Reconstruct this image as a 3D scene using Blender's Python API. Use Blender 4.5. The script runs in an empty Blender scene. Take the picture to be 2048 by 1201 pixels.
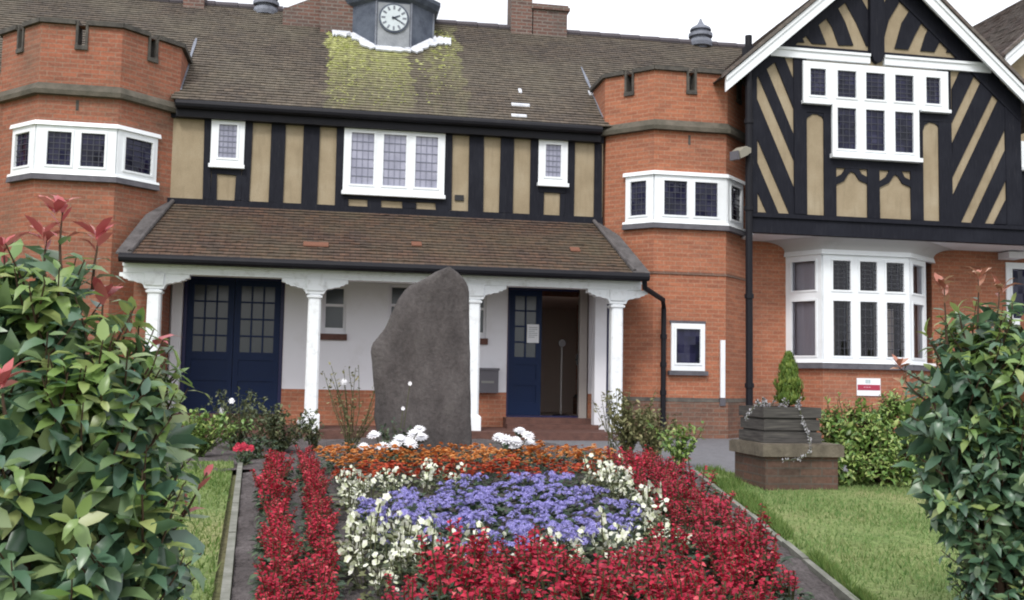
import bpy, math, random
import numpy as np
from mathutils import Vector, Matrix

random.seed(7)
rng = np.random.default_rng(7)
SC = bpy.context.scene
COL = SC.collection
R = math.radians

# ------------------------------------------------------------------ camera, sky, sun, exposure
EYE = 1.55
FPX, W0, H0 = 2050.0, 2048, 1201
YAW, PITCH, ROLL = R(10.2), R(4.53), R(1.065)
cf = Vector((math.sin(YAW)*math.cos(PITCH), math.cos(YAW)*math.cos(PITCH), math.sin(PITCH)))
r0 = Vector((math.cos(YAW), -math.sin(YAW), 0)); u0 = r0.cross(cf)
cr = r0*math.cos(ROLL) + u0*math.sin(ROLL)
cu = u0*math.cos(ROLL) - r0*math.sin(ROLL)
cam = bpy.data.cameras.new('camera'); cam_o = bpy.data.objects.new('camera', cam); COL.objects.link(cam_o)
cam.sensor_width = 36; cam.lens = 36*FPX/W0; cam.clip_start = 0.05; cam.clip_end = 2000
m = Matrix((cr, cu, -cf)).transposed().to_4x4(); m.translation = (0, 0, EYE)
cam_o.matrix_world = m
SC.camera = cam_o

SUN_EL, SUN_AZ = R(48), R(205)          # high and behind the viewer, through cloud
world = bpy.data.worlds.new('World'); SC.world = world; world.use_nodes = True
wn, wl = world.node_tree.nodes, world.node_tree.links
sky = wn.new('ShaderNodeTexSky'); sky.sky_type = 'NISHITA'; sky.sun_disc = False
sky.sun_elevation = SUN_EL; sky.sun_rotation = SUN_AZ
sky.air_density = 1.0; sky.dust_density = 4.0; sky.ozone_density = 1.0
hs = wn.new('ShaderNodeHueSaturation'); hs.inputs['Saturation'].default_value = 0.42
hs.inputs['Value'].default_value = 1.0
wl.new(sky.outputs[0], hs.inputs['Color'])
tc = wn.new('ShaderNodeTexCoord'); nz = wn.new('ShaderNodeTexNoise'); nz.inputs['Scale'].default_value = 2.2
nz.inputs['Detail'].default_value = 4
wl.new(tc.outputs['Generated'], nz.inputs['Vector'])
cm = wn.new('ShaderNodeMix'); cm.data_type = 'RGBA'; cm.blend_type = 'MIX'
cmr = wn.new('ShaderNodeMapRange'); cmr.inputs['From Min'].default_value = 0.35; cmr.inputs['From Max'].default_value = 0.62
cmr.inputs['To Min'].default_value = 0.35; cmr.inputs['To Max'].default_value = 0.85
wl.new(nz.outputs[0], cmr.inputs['Value']); wl.new(cmr.outputs[0], cm.inputs['Factor'])
wl.new(hs.outputs[0], cm.inputs['A']); cm.inputs['B'].default_value = (12.5, 12.7, 13.4, 1)   # bright cloud sheet
bg = wn['Background']; bg.inputs['Strength'].default_value = 0.1
wl.new(cm.outputs['Result'], bg.inputs['Color'])

sun = bpy.data.lights.new('sun', 'SUN'); sun.energy = 1.35; sun.angle = R(13); sun.color = (1, .97, .92)
sun_o = bpy.data.objects.new('sun', sun); COL.objects.link(sun_o)
sd = Vector((math.sin(SUN_AZ)*math.cos(SUN_EL), math.cos(SUN_AZ)*math.cos(SUN_EL), math.sin(SUN_EL)))
sun_o.rotation_euler = sd.to_track_quat('Z', 'Y').to_euler(); sun_o.location = (0, -5, 30)

SC.view_settings.view_transform = 'Standard'; SC.view_settings.look = 'None'
SC.view_settings.gamma = 1; SC.view_settings.exposure = 0.55
SC.cycles.max_bounces = 6; SC.cycles.diffuse_bounces = 3; SC.cycles.glossy_bounces = 3
SC.cycles.transparent_max_bounces = 8
SC.cycles.filter_width = 2.0            # soft little lens

# ------------------------------------------------------------------ measuring helpers
def ray(px, py):
    return cf + cr*((px-W0/2)/FPX) - cu*((py-H0/2)/FPX)
def P(px, py, Y):
    """point on the vertical plane y = Y"""
    d = ray(px, py); k = Y/d.y
    return Vector((d.x*k, Y, EYE + d.z*k))
def PX(px, py, Y): return P(px, py, Y).x
def PZ(px, py, Y): return P(px, py, Y).z
def zg(y):
    """ground rises gently from the viewer to the house"""
    if y >= 12: return 0.62
    if y <= 0: return 0.0
    return 0.62 - 0.62*((12-y)/12)**1.3
def G(px, py, h=0.0):
    """point at height h over the ground"""
    d = ray(px, py); lo, hi = 0.5, 60.0
    for _ in range(60):
        k = (lo+hi)/2
        if EYE + d.z*k/d.y > zg(k)+h: lo = k
        else: hi = k
    return Vector((d.x*lo/d.y, lo, zg(lo)))

# ------------------------------------------------------------------ mesh builder
def world_off(o):
    v = Vector((0, 0, 0))
    while o is not None:
        v += o.location; o = o.parent
    return v

class MB:
    def __init__(self): self.v = []; self.f = []; self.mi = []; self.uvs = {}; self.smooth = False
    def add(self, verts, faces, mi=0, uvs=None):
        b = len(self.v); self.v += [tuple(p) for p in verts]
        for i, f in enumerate(faces):
            if uvs is not None: self.uvs[len(self.f)] = uvs[i]
            self.f.append(tuple(b+k for k in f)); self.mi.append(mi)
    def box(self, fr, s0, s1, z0, z1, d0, d1, mi=0):
        q = [fr.p(s, z, d) for d in (d0, d1) for z in (z0, z1) for s in (s0, s1)]
        self.add(q, [(0,1,3,2),(4,6,7,5),(0,4,5,1),(2,3,7,6),(0,2,6,4),(1,5,7,3)], mi)
    def prism(self, fr, pts, d0, d1, mi=0):
        n = len(pts)
        a = [fr.p(s, z, d1) for s, z in pts] + [fr.p(s, z, d0) for s, z in pts]
        fs = [tuple(range(n)), tuple(range(2*n-1, n-1, -1))]
        for i in range(n):
            j = (i+1) % n; fs.append((i, n+i, n+j, j))
        self.add(a, fs, mi)
    def grid_holes(self, fr, s0, s1, z0, z1, holes, d, depth=0.0, mi=0, outer=False):
        """a sheet with rectangular holes; depth>0 adds the reveals (and the outer edges)"""
        S = sorted({s0, s1, *[h[0] for h in holes], *[h[1] for h in holes]})
        Z = sorted({z0, z1, *[h[2] for h in holes], *[h[3] for h in holes]})
        S = [s for s in S if s0-1e-6 <= s <= s1+1e-6]; Z = [z for z in Z if z0-1e-6 <= z <= z1+1e-6]
        for a, b in zip(S, S[1:]):
            for c, e in zip(Z, Z[1:]):
                ms, mz = (a+b)/2, (c+e)/2
                if any(h[0] < ms < h[1] and h[2] < mz < h[3] for h in holes): continue
                self.add([fr.p(a,c,d), fr.p(b,c,d), fr.p(b,e,d), fr.p(a,e,d)], [(0,1,2,3)], mi)
        if depth > 0:
            for h in holes:
                a, b, c, e = h[:4]
                for (p, q) in (((a,c),(b,c)),((b,c),(b,e)),((b,e),(a,e)),((a,e),(a,c))):
                    self.add([fr.p(p[0],p[1],d), fr.p(q[0],q[1],d), fr.p(q[0],q[1],d-depth), fr.p(p[0],p[1],d-depth)], [(3,2,1,0)], mi)
            if outer:
                a, b, c, e = s0, s1, z0, z1
                for (p, q) in (((a,c),(b,c)),((b,c),(b,e)),((b,e),(a,e)),((a,e),(a,c))):
                    self.add([fr.p(p[0],p[1],d), fr.p(q[0],q[1],d), fr.p(q[0],q[1],d-depth), fr.p(p[0],p[1],d-depth)], [(0,1,2,3)], mi)
    def tube(self, pts, rad, n=8, mi=0, cap=True):
        pts = [Vector(p) for p in pts]; rr = rad if isinstance(rad, (list, tuple)) else [rad]*len(pts)
        vs, fs = [], []
        for i, p in enumerate(pts):
            t = (pts[min(i+1, len(pts)-1)]-pts[max(i-1, 0)]).normalized()
            a = t.orthogonal().normalized() if abs(t.z) > .99 else t.cross(Vector((0,0,1))).normalized()
            b = t.cross(a)
            for k in range(n):
                an = 2*math.pi*k/n; vs.append(p + a*math.cos(an)*rr[i] + b*math.sin(an)*rr[i])
        for i in range(len(pts)-1):
            for k in range(n):
                k2 = (k+1) % n; fs.append((i*n+k, i*n+k2, (i+1)*n+k2, (i+1)*n+k))
        if cap: fs.append(tuple(range(n-1, -1, -1))); fs.append(tuple(range((len(pts)-1)*n, len(pts)*n)))
        self.add(vs, fs, mi)
    def lathe(self, c, prof, n=16, mi=0, rot=0.0):
        c = Vector(c); vs, fs = [], []
        for r_, z in prof:
            for k in range(n):
                a = 2*math.pi*k/n + rot; vs.append(c + Vector((r_*math.cos(a), r_*math.sin(a), z)))
        for i in range(len(prof)-1):
            for k in range(n):
                k2 = (k+1) % n; fs.append((i*n+k, i*n+k2, (i+1)*n+k2, (i+1)*n+k))
        fs.append(tuple(range(n-1, -1, -1))); fs.append(tuple(range((len(prof)-1)*n, len(prof)*n)))
        self.add(vs, fs, mi)
    def build(self, name, mats, parent=None, smooth=False, uv=True):
        off = world_off(parent)
        V = np.array(self.v, dtype=np.float64).reshape(-1, 3) - np.array(off)
        me = bpy.data.meshes.new(name); me.from_pydata(V.tolist(), [], self.f)
        if not isinstance(mats, (list, tuple)): mats = [mats]
        for mm in mats: me.materials.append(mm)
        if len(mats) > 1: me.polygons.foreach_set('material_index', self.mi)
        if smooth: me.polygons.foreach_set('use_smooth', [True]*len(self.f))
        if uv:
            lay = me.uv_layers.new(name='UVMap'); arr = np.zeros((len(me.loops), 2)); k = 0
            for fi, f in enumerate(self.f):
                if fi in self.uvs:
                    for j, q in enumerate(self.uvs[fi]): arr[k+j] = q
                    k += len(f); continue
                n = Vector((0,0,0)); pv = [Vector(self.v[i]) for i in f]
                for a, b in zip(pv, pv[1:]+pv[:1]): n += a.cross(b)
                n = n.normalized() if n.length > 1e-12 else Vector((0,0,1))
                if abs(n.z) > .9: t, b = Vector((1,0,0)), Vector((0,1,0))
                else: t = Vector((0,0,1)).cross(n).normalized(); b = n.cross(t)
                for j, p in enumerate(pv): arr[k+j] = (p.dot(t), p.dot(b) if abs(n.z) > .3 else p.z)
                k += len(f)
            lay.data.foreach_set('uv', arr.ravel())
        me.update()
        o = bpy.data.objects.new(name, me); COL.objects.link(o)
        if parent: o.parent = parent
        return o

class Fr:
    """local frame on a wall: s along it, z up (world height), d outward"""
    def __init__(self, o, u):
        self.o = Vector((o[0], o[1], 0)); self.u = Vector((u[0], u[1], 0)).normalized(); self.n = Vector((self.u.y, -self.u.x, 0))
    def p(self, s, z, d=0.0):
        q = self.o + self.u*s + self.n*d; return Vector((q.x, q.y, z))

def tag(o, label=None, cat=None, group=None, kind=None):
    if label: o['label'] = label
    if cat: o['category'] = cat
    if group: o['group'] = group
    if kind: o['kind'] = kind
    return o
def empty(name, loc=(0,0,0), label=None, cat=None, group=None):
    o = bpy.data.objects.new(name, None); COL.objects.link(o); o.location = loc; o.empty_display_size = .2
    return tag(o, label, cat, group)
def copy_tree(o, parent=None):
    c = o.copy(); COL.objects.link(c)
    if parent: c.parent = parent
    for ch in list(o.children): copy_tree(ch, c)
    return c

# ------------------------------------------------------------------ materials
def mat(name, base=(.5,.5,.5), rough=.7, spec=.3, **kw):
    mm = bpy.data.materials.new(name); mm.use_nodes = True
    b = mm.node_tree.nodes['Principled BSDF']
    b.inputs['Base Color'].default_value = (*base, 1); b.inputs['Roughness'].default_value = rough
    b.inputs['Specular IOR Level'].default_value = spec
    return mm
def nt(mm): return mm.node_tree.nodes, mm.node_tree.links, mm.node_tree.nodes['Principled BSDF']
def noise(n, l, vec, scale, detail=4, rough=.55):
    x = n.new('ShaderNodeTexNoise'); x.inputs['Scale'].default_value = scale; x.inputs['Detail'].default_value = detail
    x.inputs['Roughness'].default_value = rough
    if vec is not None: l.new(vec, x.inputs['Vector'])
    return x.outputs[0]
def ramp(n, l, src, stops):
    x = n.new('ShaderNodeValToRGB'); e = x.color_ramp.elements
    while len(e) < len(stops): e.new(.5)
    for k, (p, c) in enumerate(stops):
        e[k].position = p; e[k].color = (*c, 1) if len(c) == 3 else c
    l.new(src, x.inputs[0]); return x.outputs[0]
def mix(n, l, fac, a, b, mode='MIX'):
    x = n.new('ShaderNodeMix'); x.data_type = 'RGBA'; x.blend_type = mode
    for s, v in (('Factor', fac), ('A', a), ('B', b)):
        if isinstance(v, (int, float)): x.inputs[s].default_value = v
        elif isinstance(v, tuple): x.inputs[s].default_value = (*v, 1)
        else: l.new(v, x.inputs[s])
    return x.outputs['Result']
def maprange(n, l, v, a, b, c=0., d=1.):
    x = n.new('ShaderNodeMapRange'); l.new(v, x.inputs['Value'])
    for k, q in (('From Min', a), ('From Max', b), ('To Min', c), ('To Max', d)): x.inputs[k].default_value = q
    return x.outputs[0]
def math_(n, l, op, a, b=None):
    x = n.new('ShaderNodeMath'); x.operation = op
    for i, v in enumerate((a, b)):
        if v is None: continue
        if isinstance(v, (int, float)): x.inputs[i].default_value = v
        else: l.new(v, x.inputs[i])
    return x.outputs[0]
def bump(n, l, b, h, strength=.4, dist=.02):
    x = n.new('ShaderNodeBump'); x.inputs['Strength'].default_value = strength; x.inputs['Distance'].default_value = dist
    l.new(h, x.inputs['Height']); l.new(x.outputs[0], b.inputs['Normal'])
def uvn(n): return n.new('ShaderNodeUVMap').outputs[0]
def objc(n): return n.new('ShaderNodeTexCoord').outputs['Object']

def brick_mat(name, c1, c2, mortar, grime=(.1,.085,.075), grime_amt=.5, msize=.009):
    mm = mat(name, rough=.9, spec=.2); n, l, b = nt(mm); uv = uvn(n)
    t = n.new('ShaderNodeTexBrick'); l.new(uv, t.inputs['Vector'])
    t.inputs['Scale'].default_value = 1; t.inputs['Brick Width'].default_value = .228; t.inputs['Row Height'].default_value = .076
    t.inputs['Mortar Size'].default_value = msize; t.inputs['Mortar Smooth'].default_value = .3; t.inputs['Bias'].default_value = 0
    t.inputs['Color1'].default_value = (*c1, 1); t.inputs['Color2'].default_value = (*c2, 1); t.inputs['Mortar'].default_value = (*mortar, 1)
    big = noise(n, l, uv, 1.1, 5, .6)
    col = mix(n, l, maprange(n, l, big, .42, .75, 0, grime_amt), t.outputs['Color'], grime)
    sm = noise(n, l, uv, 26, 2)
    rows = n.new('ShaderNodeMapping'); l.new(uv, rows.inputs[0]); rows.inputs['Scale'].default_value = (1.6, 9, 1)
    rn = noise(n, l, rows.outputs[0], 1.5, 3)
    v = math_(n, l, 'MULTIPLY', maprange(n, l, sm, .25, .75, .8, 1.2), maprange(n, l, rn, .3, .7, .86, 1.13))
    hv = n.new('ShaderNodeHueSaturation'); l.new(col, hv.inputs['Color']); l.new(v, hv.inputs['Value'])
    l.new(hv.outputs[0], b.inputs['Base Color'])
    bump(n, l, b, math_(n, l, 'SUBTRACT', 1.0, t.outputs['Fac']), .3, .006)
    return mm

M = {}
M['brick'] = brick_mat('orange_red_brick', (.40,.152,.085), (.315,.118,.07), (.36,.20,.13), grime_amt=.32)
M['brick_left'] = brick_mat('weathered_red_brick', (.345,.125,.075), (.26,.10,.065), (.28,.17,.12), grime=(.13,.10,.075), grime_amt=.6)
M['brick_plinth'] = brick_mat('brown_plinth_brick', (.22,.105,.07), (.16,.085,.062), (.2,.15,.12), grime=(.09,.08,.07), grime_amt=.6)
M['brick_planter'] = brick_mat('dull_planter_brick', (.13,.07,.052), (.10,.06,.048), (.10,.08,.068), grime=(.07,.065,.05), grime_amt=.7)
M['brick_chimney'] = brick_mat('sooty_chimney_brick', (.19,.10,.08), (.12,.075,.065), (.2,.17,.15), grime=(.09,.085,.08), grime_amt=.6, msize=.014)

def stone_mat(name, c1, c2, scale=6, rough=.85):
    mm = mat(name, rough=rough, spec=.25); n, l, b = nt(mm); o = objc(n)
    a = noise(n, l, o, scale, 6, .65)
    l.new(ramp(n, l, a, [(.3, c1), (.7, c2)]), b.inputs['Base Color'])
    bump(n, l, b, noise(n, l, o, scale*5, 4), .4, .02); return mm
M['dark_stone'] = stone_mat('dark_weathered_stone', (.045,.042,.04), (.12,.11,.095), 5)
M['string_stone'] = stone_mat('mossy_string_stone', (.06,.058,.045), (.15,.13,.105), 3.5)
M['sill_stone'] = stone_mat('grey_sill_stone', (.075,.072,.085), (.13,.125,.14), 5)
M['monolith'] = None
M['cap_stone'] = stone_mat('planter_cap_stone', (.085,.072,.055), (.175,.15,.115), 7)
M['lead'] = stone_mat('grey_lead', (.12,.13,.16), (.24,.26,.31), 4, .6)
M['lead_light'] = stone_mat('pale_lead_flashing', (.45,.47,.52), (.78,.8,.85), 9, .55)
M['lead_hip'] = stone_mat('brown_grey_lead', (.055,.05,.05), (.13,.12,.12), 5, .75)
M['lead_clock'] = stone_mat('dark_lead_cladding', (.045,.055,.08), (.12,.14,.18), 3.2, .65)
M['concrete'] = stone_mat('worn_concrete', (.12,.125,.10), (.27,.27,.24), 5)
M['tarmac'] = stone_mat('grey_tarmac', (.12,.12,.13), (.19,.19,.205), 14)
M['paving'] = stone_mat('brown_quarry_tile', (.085,.045,.038), (.15,.075,.06), 8)

def render_mat():
    mm = mat('buff_render', rough=.95, spec=.1); n, l, b = nt(mm); o = objc(n)
    a = noise(n, l, o, 1.6, 6, .6); g = noise(n, l, o, 60, 3)
    c = ramp(n, l, a, [(.28, (.28,.225,.15)), (.5, (.365,.298,.205)), (.72, (.43,.365,.265))])
    mp = n.new('ShaderNodeMapping'); l.new(o, mp.inputs[0]); mp.inputs['Scale'].default_value = (5, 5, .7)
    run = noise(n, l, mp.outputs[0], 2.2, 5, .6)
    c = mix(n, l, maprange(n, l, run, .52, .75, .0, .5), c, (.2,.165,.11))
    c = mix(n, l, maprange(n, l, g, .3, .7, .0, .4), c, (.2,.155,.095))
    l.new(c, b.inputs['Base Color']); bump(n, l, b, g, .5, .01); return mm
M['render'] = render_mat()
def paint_mat(name, c, dirt=(.4,.4,.38), amt=.35, rough=.45, scale=3, spec=.4):
    mm = mat(name, c, rough, spec); n, l, b = nt(mm); o = objc(n)
    a = noise(n, l, o, scale, 6, .65)
    l.new(mix(n, l, maprange(n, l, a, .52, .8, 0, amt), c, dirt), b.inputs['Base Color'])
    bump(n, l, b, noise(n, l, o, 20, 3), .12, .01); return mm
M['white'] = paint_mat('white_gloss_paint', (.80,.83,.86), (.55,.56,.55))
M['white_old'] = paint_mat('chipped_white_paint', (.80,.83,.86), (.42,.42,.4), .7, .6, 7)
M['wall_white'] = paint_mat('white_washed_wall', (.72,.72,.76), (.5,.48,.47), .5, .9, 1.5)
M['beige_door'] = paint_mat('dull_beige_paint', (.36,.33,.31), (.2,.18,.17), .5, .6)
def timber_mat():
    mm = mat('black_timber_paint', rough=.7, spec=.2); n, l, b = nt(mm); o = objc(n)
    mp = n.new('ShaderNodeMapping'); l.new(o, mp.inputs[0]); mp.inputs['Scale'].default_value = (14, 14, 1.6)
    a = noise(n, l, mp.outputs[0], 2.5, 6, .65); w = noise(n, l, o, 1.4, 5, .6)
    c = ramp(n, l, a, [(.3, (.005,.0055,.011)), (.6, (.010,.011,.018)), (.8, (.035,.034,.036))])
    l.new(mix(n, l, maprange(n, l, w, .5, .75, 0, .5), c, (.022,.024,.034)), b.inputs['Base Color'])
    bump(n, l, b, a, .35, .01); return mm
M['timber'] = timber_mat()
M['gutter'] = paint_mat('black_gutter_paint', (.007,.007,.011), (.02,.02,.022), .5, .6, 4, .25)
M['navy'] = paint_mat('navy_door_paint', (.0025,.013,.052), (.006,.016,.04), .5, .5, 3, .22)
M['navy_dark'] = mat('navy_frame_paint', (.012,.014,.07), .4, .4)
M['dark_in'] = mat('dark_interior', (.60,.49,.43), .8, .2)
M['grey_metal'] = mat('grey_box_metal', (.10,.095,.11), .5, .4)
M['paper'] = mat('white_paper', (.75,.77,.8), .8, .2)
M['ink'] = mat('dark_ink', (.05,.05,.06), .8, .2)
M['sign_red'] = mat('red_sign_vinyl', (.36,.035,.07), .5, .4)
M['sign_pink'] = mat('pale_sign_lettering', (.7,.45,.52), .5, .4)
M['black_metal'] = mat('black_metal', (.015,.015,.017), .45, .4)
M['beige_metal'] = mat('weathered_beige_metal', (.27,.25,.2), .5, .4)
M['leading'] = mat('lead_came', (.05,.052,.07), .5, .4)
M['leading_pale'] = mat('weathered_lead_came', (.17,.18,.24), .5, .4)

def quarry_normal(n, l, amt):
    sn = n.new('ShaderNodeVectorMath'); sn.operation = 'SNAP'; l.new(uvn(n), sn.inputs[0]); sn.inputs[1].default_value = (.105, .15, 1)
    wn_ = n.new('ShaderNodeTexWhiteNoise'); l.new(sn.outputs[0], wn_.inputs['Vector'])
    sb = n.new('ShaderNodeVectorMath'); sb.operation = 'SUBTRACT'; l.new(wn_.outputs['Color'], sb.inputs[0]); sb.inputs[1].default_value = (.5, .5, .5)
    sc_ = n.new('ShaderNodeVectorMath'); sc_.operation = 'SCALE'; l.new(sb.outputs[0], sc_.inputs[0]); sc_.inputs['Scale'].default_value = amt
    ad = n.new('ShaderNodeVectorMath'); ad.operation = 'ADD'; l.new(n.new('ShaderNodeNewGeometry').outputs['Normal'], ad.inputs[0]); l.new(sc_.outputs[0], ad.inputs[1])
    nm = n.new('ShaderNodeVectorMath'); nm.operation = 'NORMALIZE'; l.new(ad.outputs[0], nm.inputs[0]); return nm.outputs[0], wn_.outputs['Value']
def glass_dark():
    mm = mat('dark_window_glass', (.008,.010,.022), .06, .28); n, l, b = nt(mm); o = objc(n)
    a = noise(n, l, o, 2.6, 3); nrm, q_ = quarry_normal(n, l, .3)
    c = ramp(n, l, a, [(.35, (.003,.004,.011)), (.6, (.012,.012,.04)), (.75, (.05,.05,.075))])
    l.new(mix(n, l, maprange(n, l, q_, .6, 1, 0, .5), c, (.03,.03,.075)), b.inputs['Base Color'])
    l.new(nrm, b.inputs['Normal']); return mm
M['glass'] = glass_dark()
def glass_net():
    mm = mat('window_glass_over_net_curtain', (.2,.2,.26), .08, .6); n, l, b = nt(mm); o = objc(n)
    a = noise(n, l, o, 2.4, 4)
    nrm, q_ = quarry_normal(n, l, .14)
    c = ramp(n, l, a, [(.35, (.26,.265,.35)), (.7, (.41,.415,.52))])
    l.new(mix(n, l, maprange(n, l, q_, 0, 1, 0, .35), c, (.2,.2,.27)), b.inputs['Base Color'])
    l.new(nrm, b.inputs['Normal']); return mm
M['glass_net'] = glass_net()
M['glass_door'] = mat('obscured_door_glass', (.045,.055,.062), .2, .5)
def glass_clear():
    mm = bpy.data.materials.new('clear_window_glass'); mm.use_nodes = True; n, l = mm.node_tree.nodes, mm.node_tree.links
    out = n['Material Output']; t = n.new('ShaderNodeBsdfTransparent'); t.inputs[0].default_value = (.85,.87,.93,1)
    g = n.new('ShaderNodeBsdfGlossy'); g.inputs['Roughness'].default_value = .03; l.new(quarry_normal(n, l, .06)[0], g.inputs['Normal'])
    fr_ = n.new('ShaderNodeFresnel'); fr_.inputs[0].default_value = 1.5
    x = n.new('ShaderNodeMixShader'); l.new(fr_.outputs[0], x.inputs[0]); l.new(t.outputs[0], x.inputs[1]); l.new(g.outputs[0], x.inputs[2])
    l.new(x.outputs[0], out.inputs['Surface']); return mm
M['glass_clear'] = glass_clear()
M['curtain'] = mat('taupe_curtain', (.52,.44,.38), .9, .1)
M['net'] = mat('grey_net_curtain', (.60,.55,.56), .9, .1)

def tile_mat(name, c1, c2, joint, mossy=None, tint=(.15,.13,.10)):
    mm = mat(name, rough=.85, spec=.25); n, l, b = nt(mm); uv = uvn(n)
    t = n.new('ShaderNodeTexBrick'); l.new(uv, t.inputs['Vector'])
    t.inputs['Scale'].default_value = 1; t.inputs['Brick Width'].default_value = .17; t.inputs['Row Height'].default_value = .105
    t.inputs['Mortar Size'].default_value = .006; t.inputs['Mortar Smooth'].default_value = .2
    t.inputs['Color1'].default_value = (*c1,1); t.inputs['Color2'].default_value = (*c2,1); t.inputs['Mortar'].default_value = (*joint,1)
    big = noise(n, l, uv, .7, 6, .65)
    c = mix(n, l, maprange(n, l, big, .4, .72, 0, .75), t.outputs['Color'], tint)
    sp = noise(n, l, uv, 9, 3, .6)
    hv = n.new('ShaderNodeHueSaturation'); l.new(c, hv.inputs['Color'])
    l.new(maprange(n, l, sp, .3, .7, .72, 1.28), hv.inputs['Value'])
    c = hv.outputs[0]
    if mossy: c = mossy(n, l, uv, c)
    l.new(c, b.inputs['Base Color'])
    bump(n, l, b, noise(n, l, uv, 30, 3), .3, .01)
    return mm

# leaves and petals: colour varies leaf by leaf
def leaf_mat(name, stops, rough=.35, spec=.5, trans=.12):
    mm = mat(name, rough=rough, spec=spec); n, l, b = nt(mm)
    g = n.new('ShaderNodeNewGeometry')
    c = ramp(n, l, g.outputs['Random Per Island'], stops)
    l.new(c, b.inputs['Base Color'])
    tr = n.new('ShaderNodeBsdfTranslucent'); l.new(c, tr.inputs[0])
    x = n.new('ShaderNodeMixShader'); x.inputs[0].default_value = trans
    l.new(b.outputs[0], x.inputs[1]); l.new(tr.outputs[0], x.inputs[2]); l.new(x.outputs[0], n['Material Output'].inputs['Surface'])
    return mm
M['leaf_left'] = leaf_mat('glossy_shrub_leaf', [(0,(.055,.12,.08)),(.4,(.095,.185,.11)),(.75,(.16,.25,.11)),(1,(.26,.34,.15))], .36, .95, .28)
M['leaf_right'] = leaf_mat('dark_shrub_leaf', [(0,(.05,.108,.066)),(.5,(.082,.165,.092)),(.85,(.135,.22,.10)),(1,(.22,.29,.14))], .38, .9, .26)
M['leaf_lime'] = leaf_mat('young_lit_lime_leaf', [(0,(.15,.26,.07)),(.6,(.24,.35,.10)),(1,(.38,.43,.16))], .38, .8, .35)  # young growth, with light from above also put into this paler green
M['leaf_red'] = leaf_mat('young_red_leaf', [(0,(.38,.07,.08)),(.6,(.50,.13,.13)),(1,(.56,.22,.19))], .4, .5, .2)
M['leaf_salmon'] = leaf_mat('young_bronze_leaf', [(0,(.38,.14,.10)),(.6,(.46,.20,.14)),(1,(.46,.30,.19))], .4, .5, .2)
M['leaf_choisya'] = leaf_mat('yellow_green_leaf', [(0,(.08,.16,.04)),(.4,(.15,.26,.06)),(.8,(.27,.37,.10)),(1,(.40,.46,.16))], .4, .5, .2)
M['leaf_bed'] = leaf_mat('bedding_leaf', [(0,(.025,.045,.03)),(.6,(.045,.08,.04)),(1,(.08,.12,.06))], .5, .4)
M['leaf_rose'] = leaf_mat('rose_leaf', [(0,(.04,.055,.035)),(.5,(.085,.11,.05)),(1,(.17,.18,.085))], .5, .4)
M['leaf_weed'] = leaf_mat('dry_weed_leaf', [(0,(.10,.11,.045)),(.6,(.19,.19,.085)),(1,(.28,.25,.13))], .6, .3)
M['leaf_conifer'] = leaf_mat('conifer_spray', [(0,(.06,.11,.02)),(.6,(.115,.18,.03)),(1,(.19,.24,.05))], .6, .3)
M['leaf_silver'] = leaf_mat('silver_leaf', [(0,(.24,.24,.25)),(1,(.48,.47,.5))], .7, .2)
M['petal_red'] = leaf_mat('scarlet_floret', [(0,(.26,.008,.030)),(.5,(.42,.014,.045)),(.85,(.54,.03,.065)),(1,(.66,.13,.15))], .6, .25, .15)
M['petal_crimson'] = leaf_mat('crimson_floret', [(0,(.25,.010,.034)),(.6,(.40,.018,.05)),(1,(.55,.06,.10))], .6, .25, .15)
M['petal_orange'] = leaf_mat('orange_petal', [(0,(.48,.12,.03)),(.6,(.64,.24,.06)),(1,(.70,.42,.16))], .6, .25, .15)
M['petal_rust'] = leaf_mat('rust_red_petal', [(0,(.26,.025,.012)),(.6,(.42,.05,.02)),(1,(.52,.12,.03))], .6, .25, .15)
M['petal_blue'] = leaf_mat('violet_blue_floret', [(0,(.15,.14,.36)),(.5,(.24,.22,.54)),(1,(.42,.38,.72))], .7, .2, .15)
M['petal_white'] = leaf_mat('white_petal', [(0,(.55,.60,.36)),(.4,(.74,.76,.60)),(1,(.84,.84,.78))], .6, .25, .15)
M['petal_pure'] = leaf_mat('pure_white_petal', [(0,(.8,.8,.84)),(1,(.88,.88,.9))], .6, .25, .15)
M['stem'] = mat('plant_stem', (.07,.075,.035), .7, .2)
M['stem_brown'] = mat('brown_twig', (.07,.045,.03), .8, .2)
M['grass'] = leaf_mat('grass_blade', [(0,(.10,.19,.055)),(.5,(.165,.25,.08)),(1,(.28,.31,.14))], .7, .2, .2)
M['grass_long'] = leaf_mat('lush_grass_blade', [(0,(.07,.14,.03)),(.5,(.12,.20,.05)),(1,(.2,.25,.08))], .7, .2, .2)
def lawn_mat(name='mown_lawn', a=(.12,.185,.06), c=(.185,.23,.09), d=(.26,.25,.12)):
    mm = mat(name, rough=.95, spec=.1); n, l, b = nt(mm); o = objc(n)
    x = noise(n, l, o, .9, 5, .6); y = noise(n, l, o, 26, 3)
    cc = ramp(n, l, x, [(.3, a), (.52, c), (.72, d)])
    hv = n.new('ShaderNodeHueSaturation'); l.new(cc, hv.inputs['Color']); l.new(maprange(n, l, y, .3, .7, .65, 1.3), hv.inputs['Value'])
    l.new(hv.outputs[0], b.inputs['Base Color']); bump(n, l, b, y, .8, .03); return mm
M['lawn'] = lawn_mat()
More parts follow.
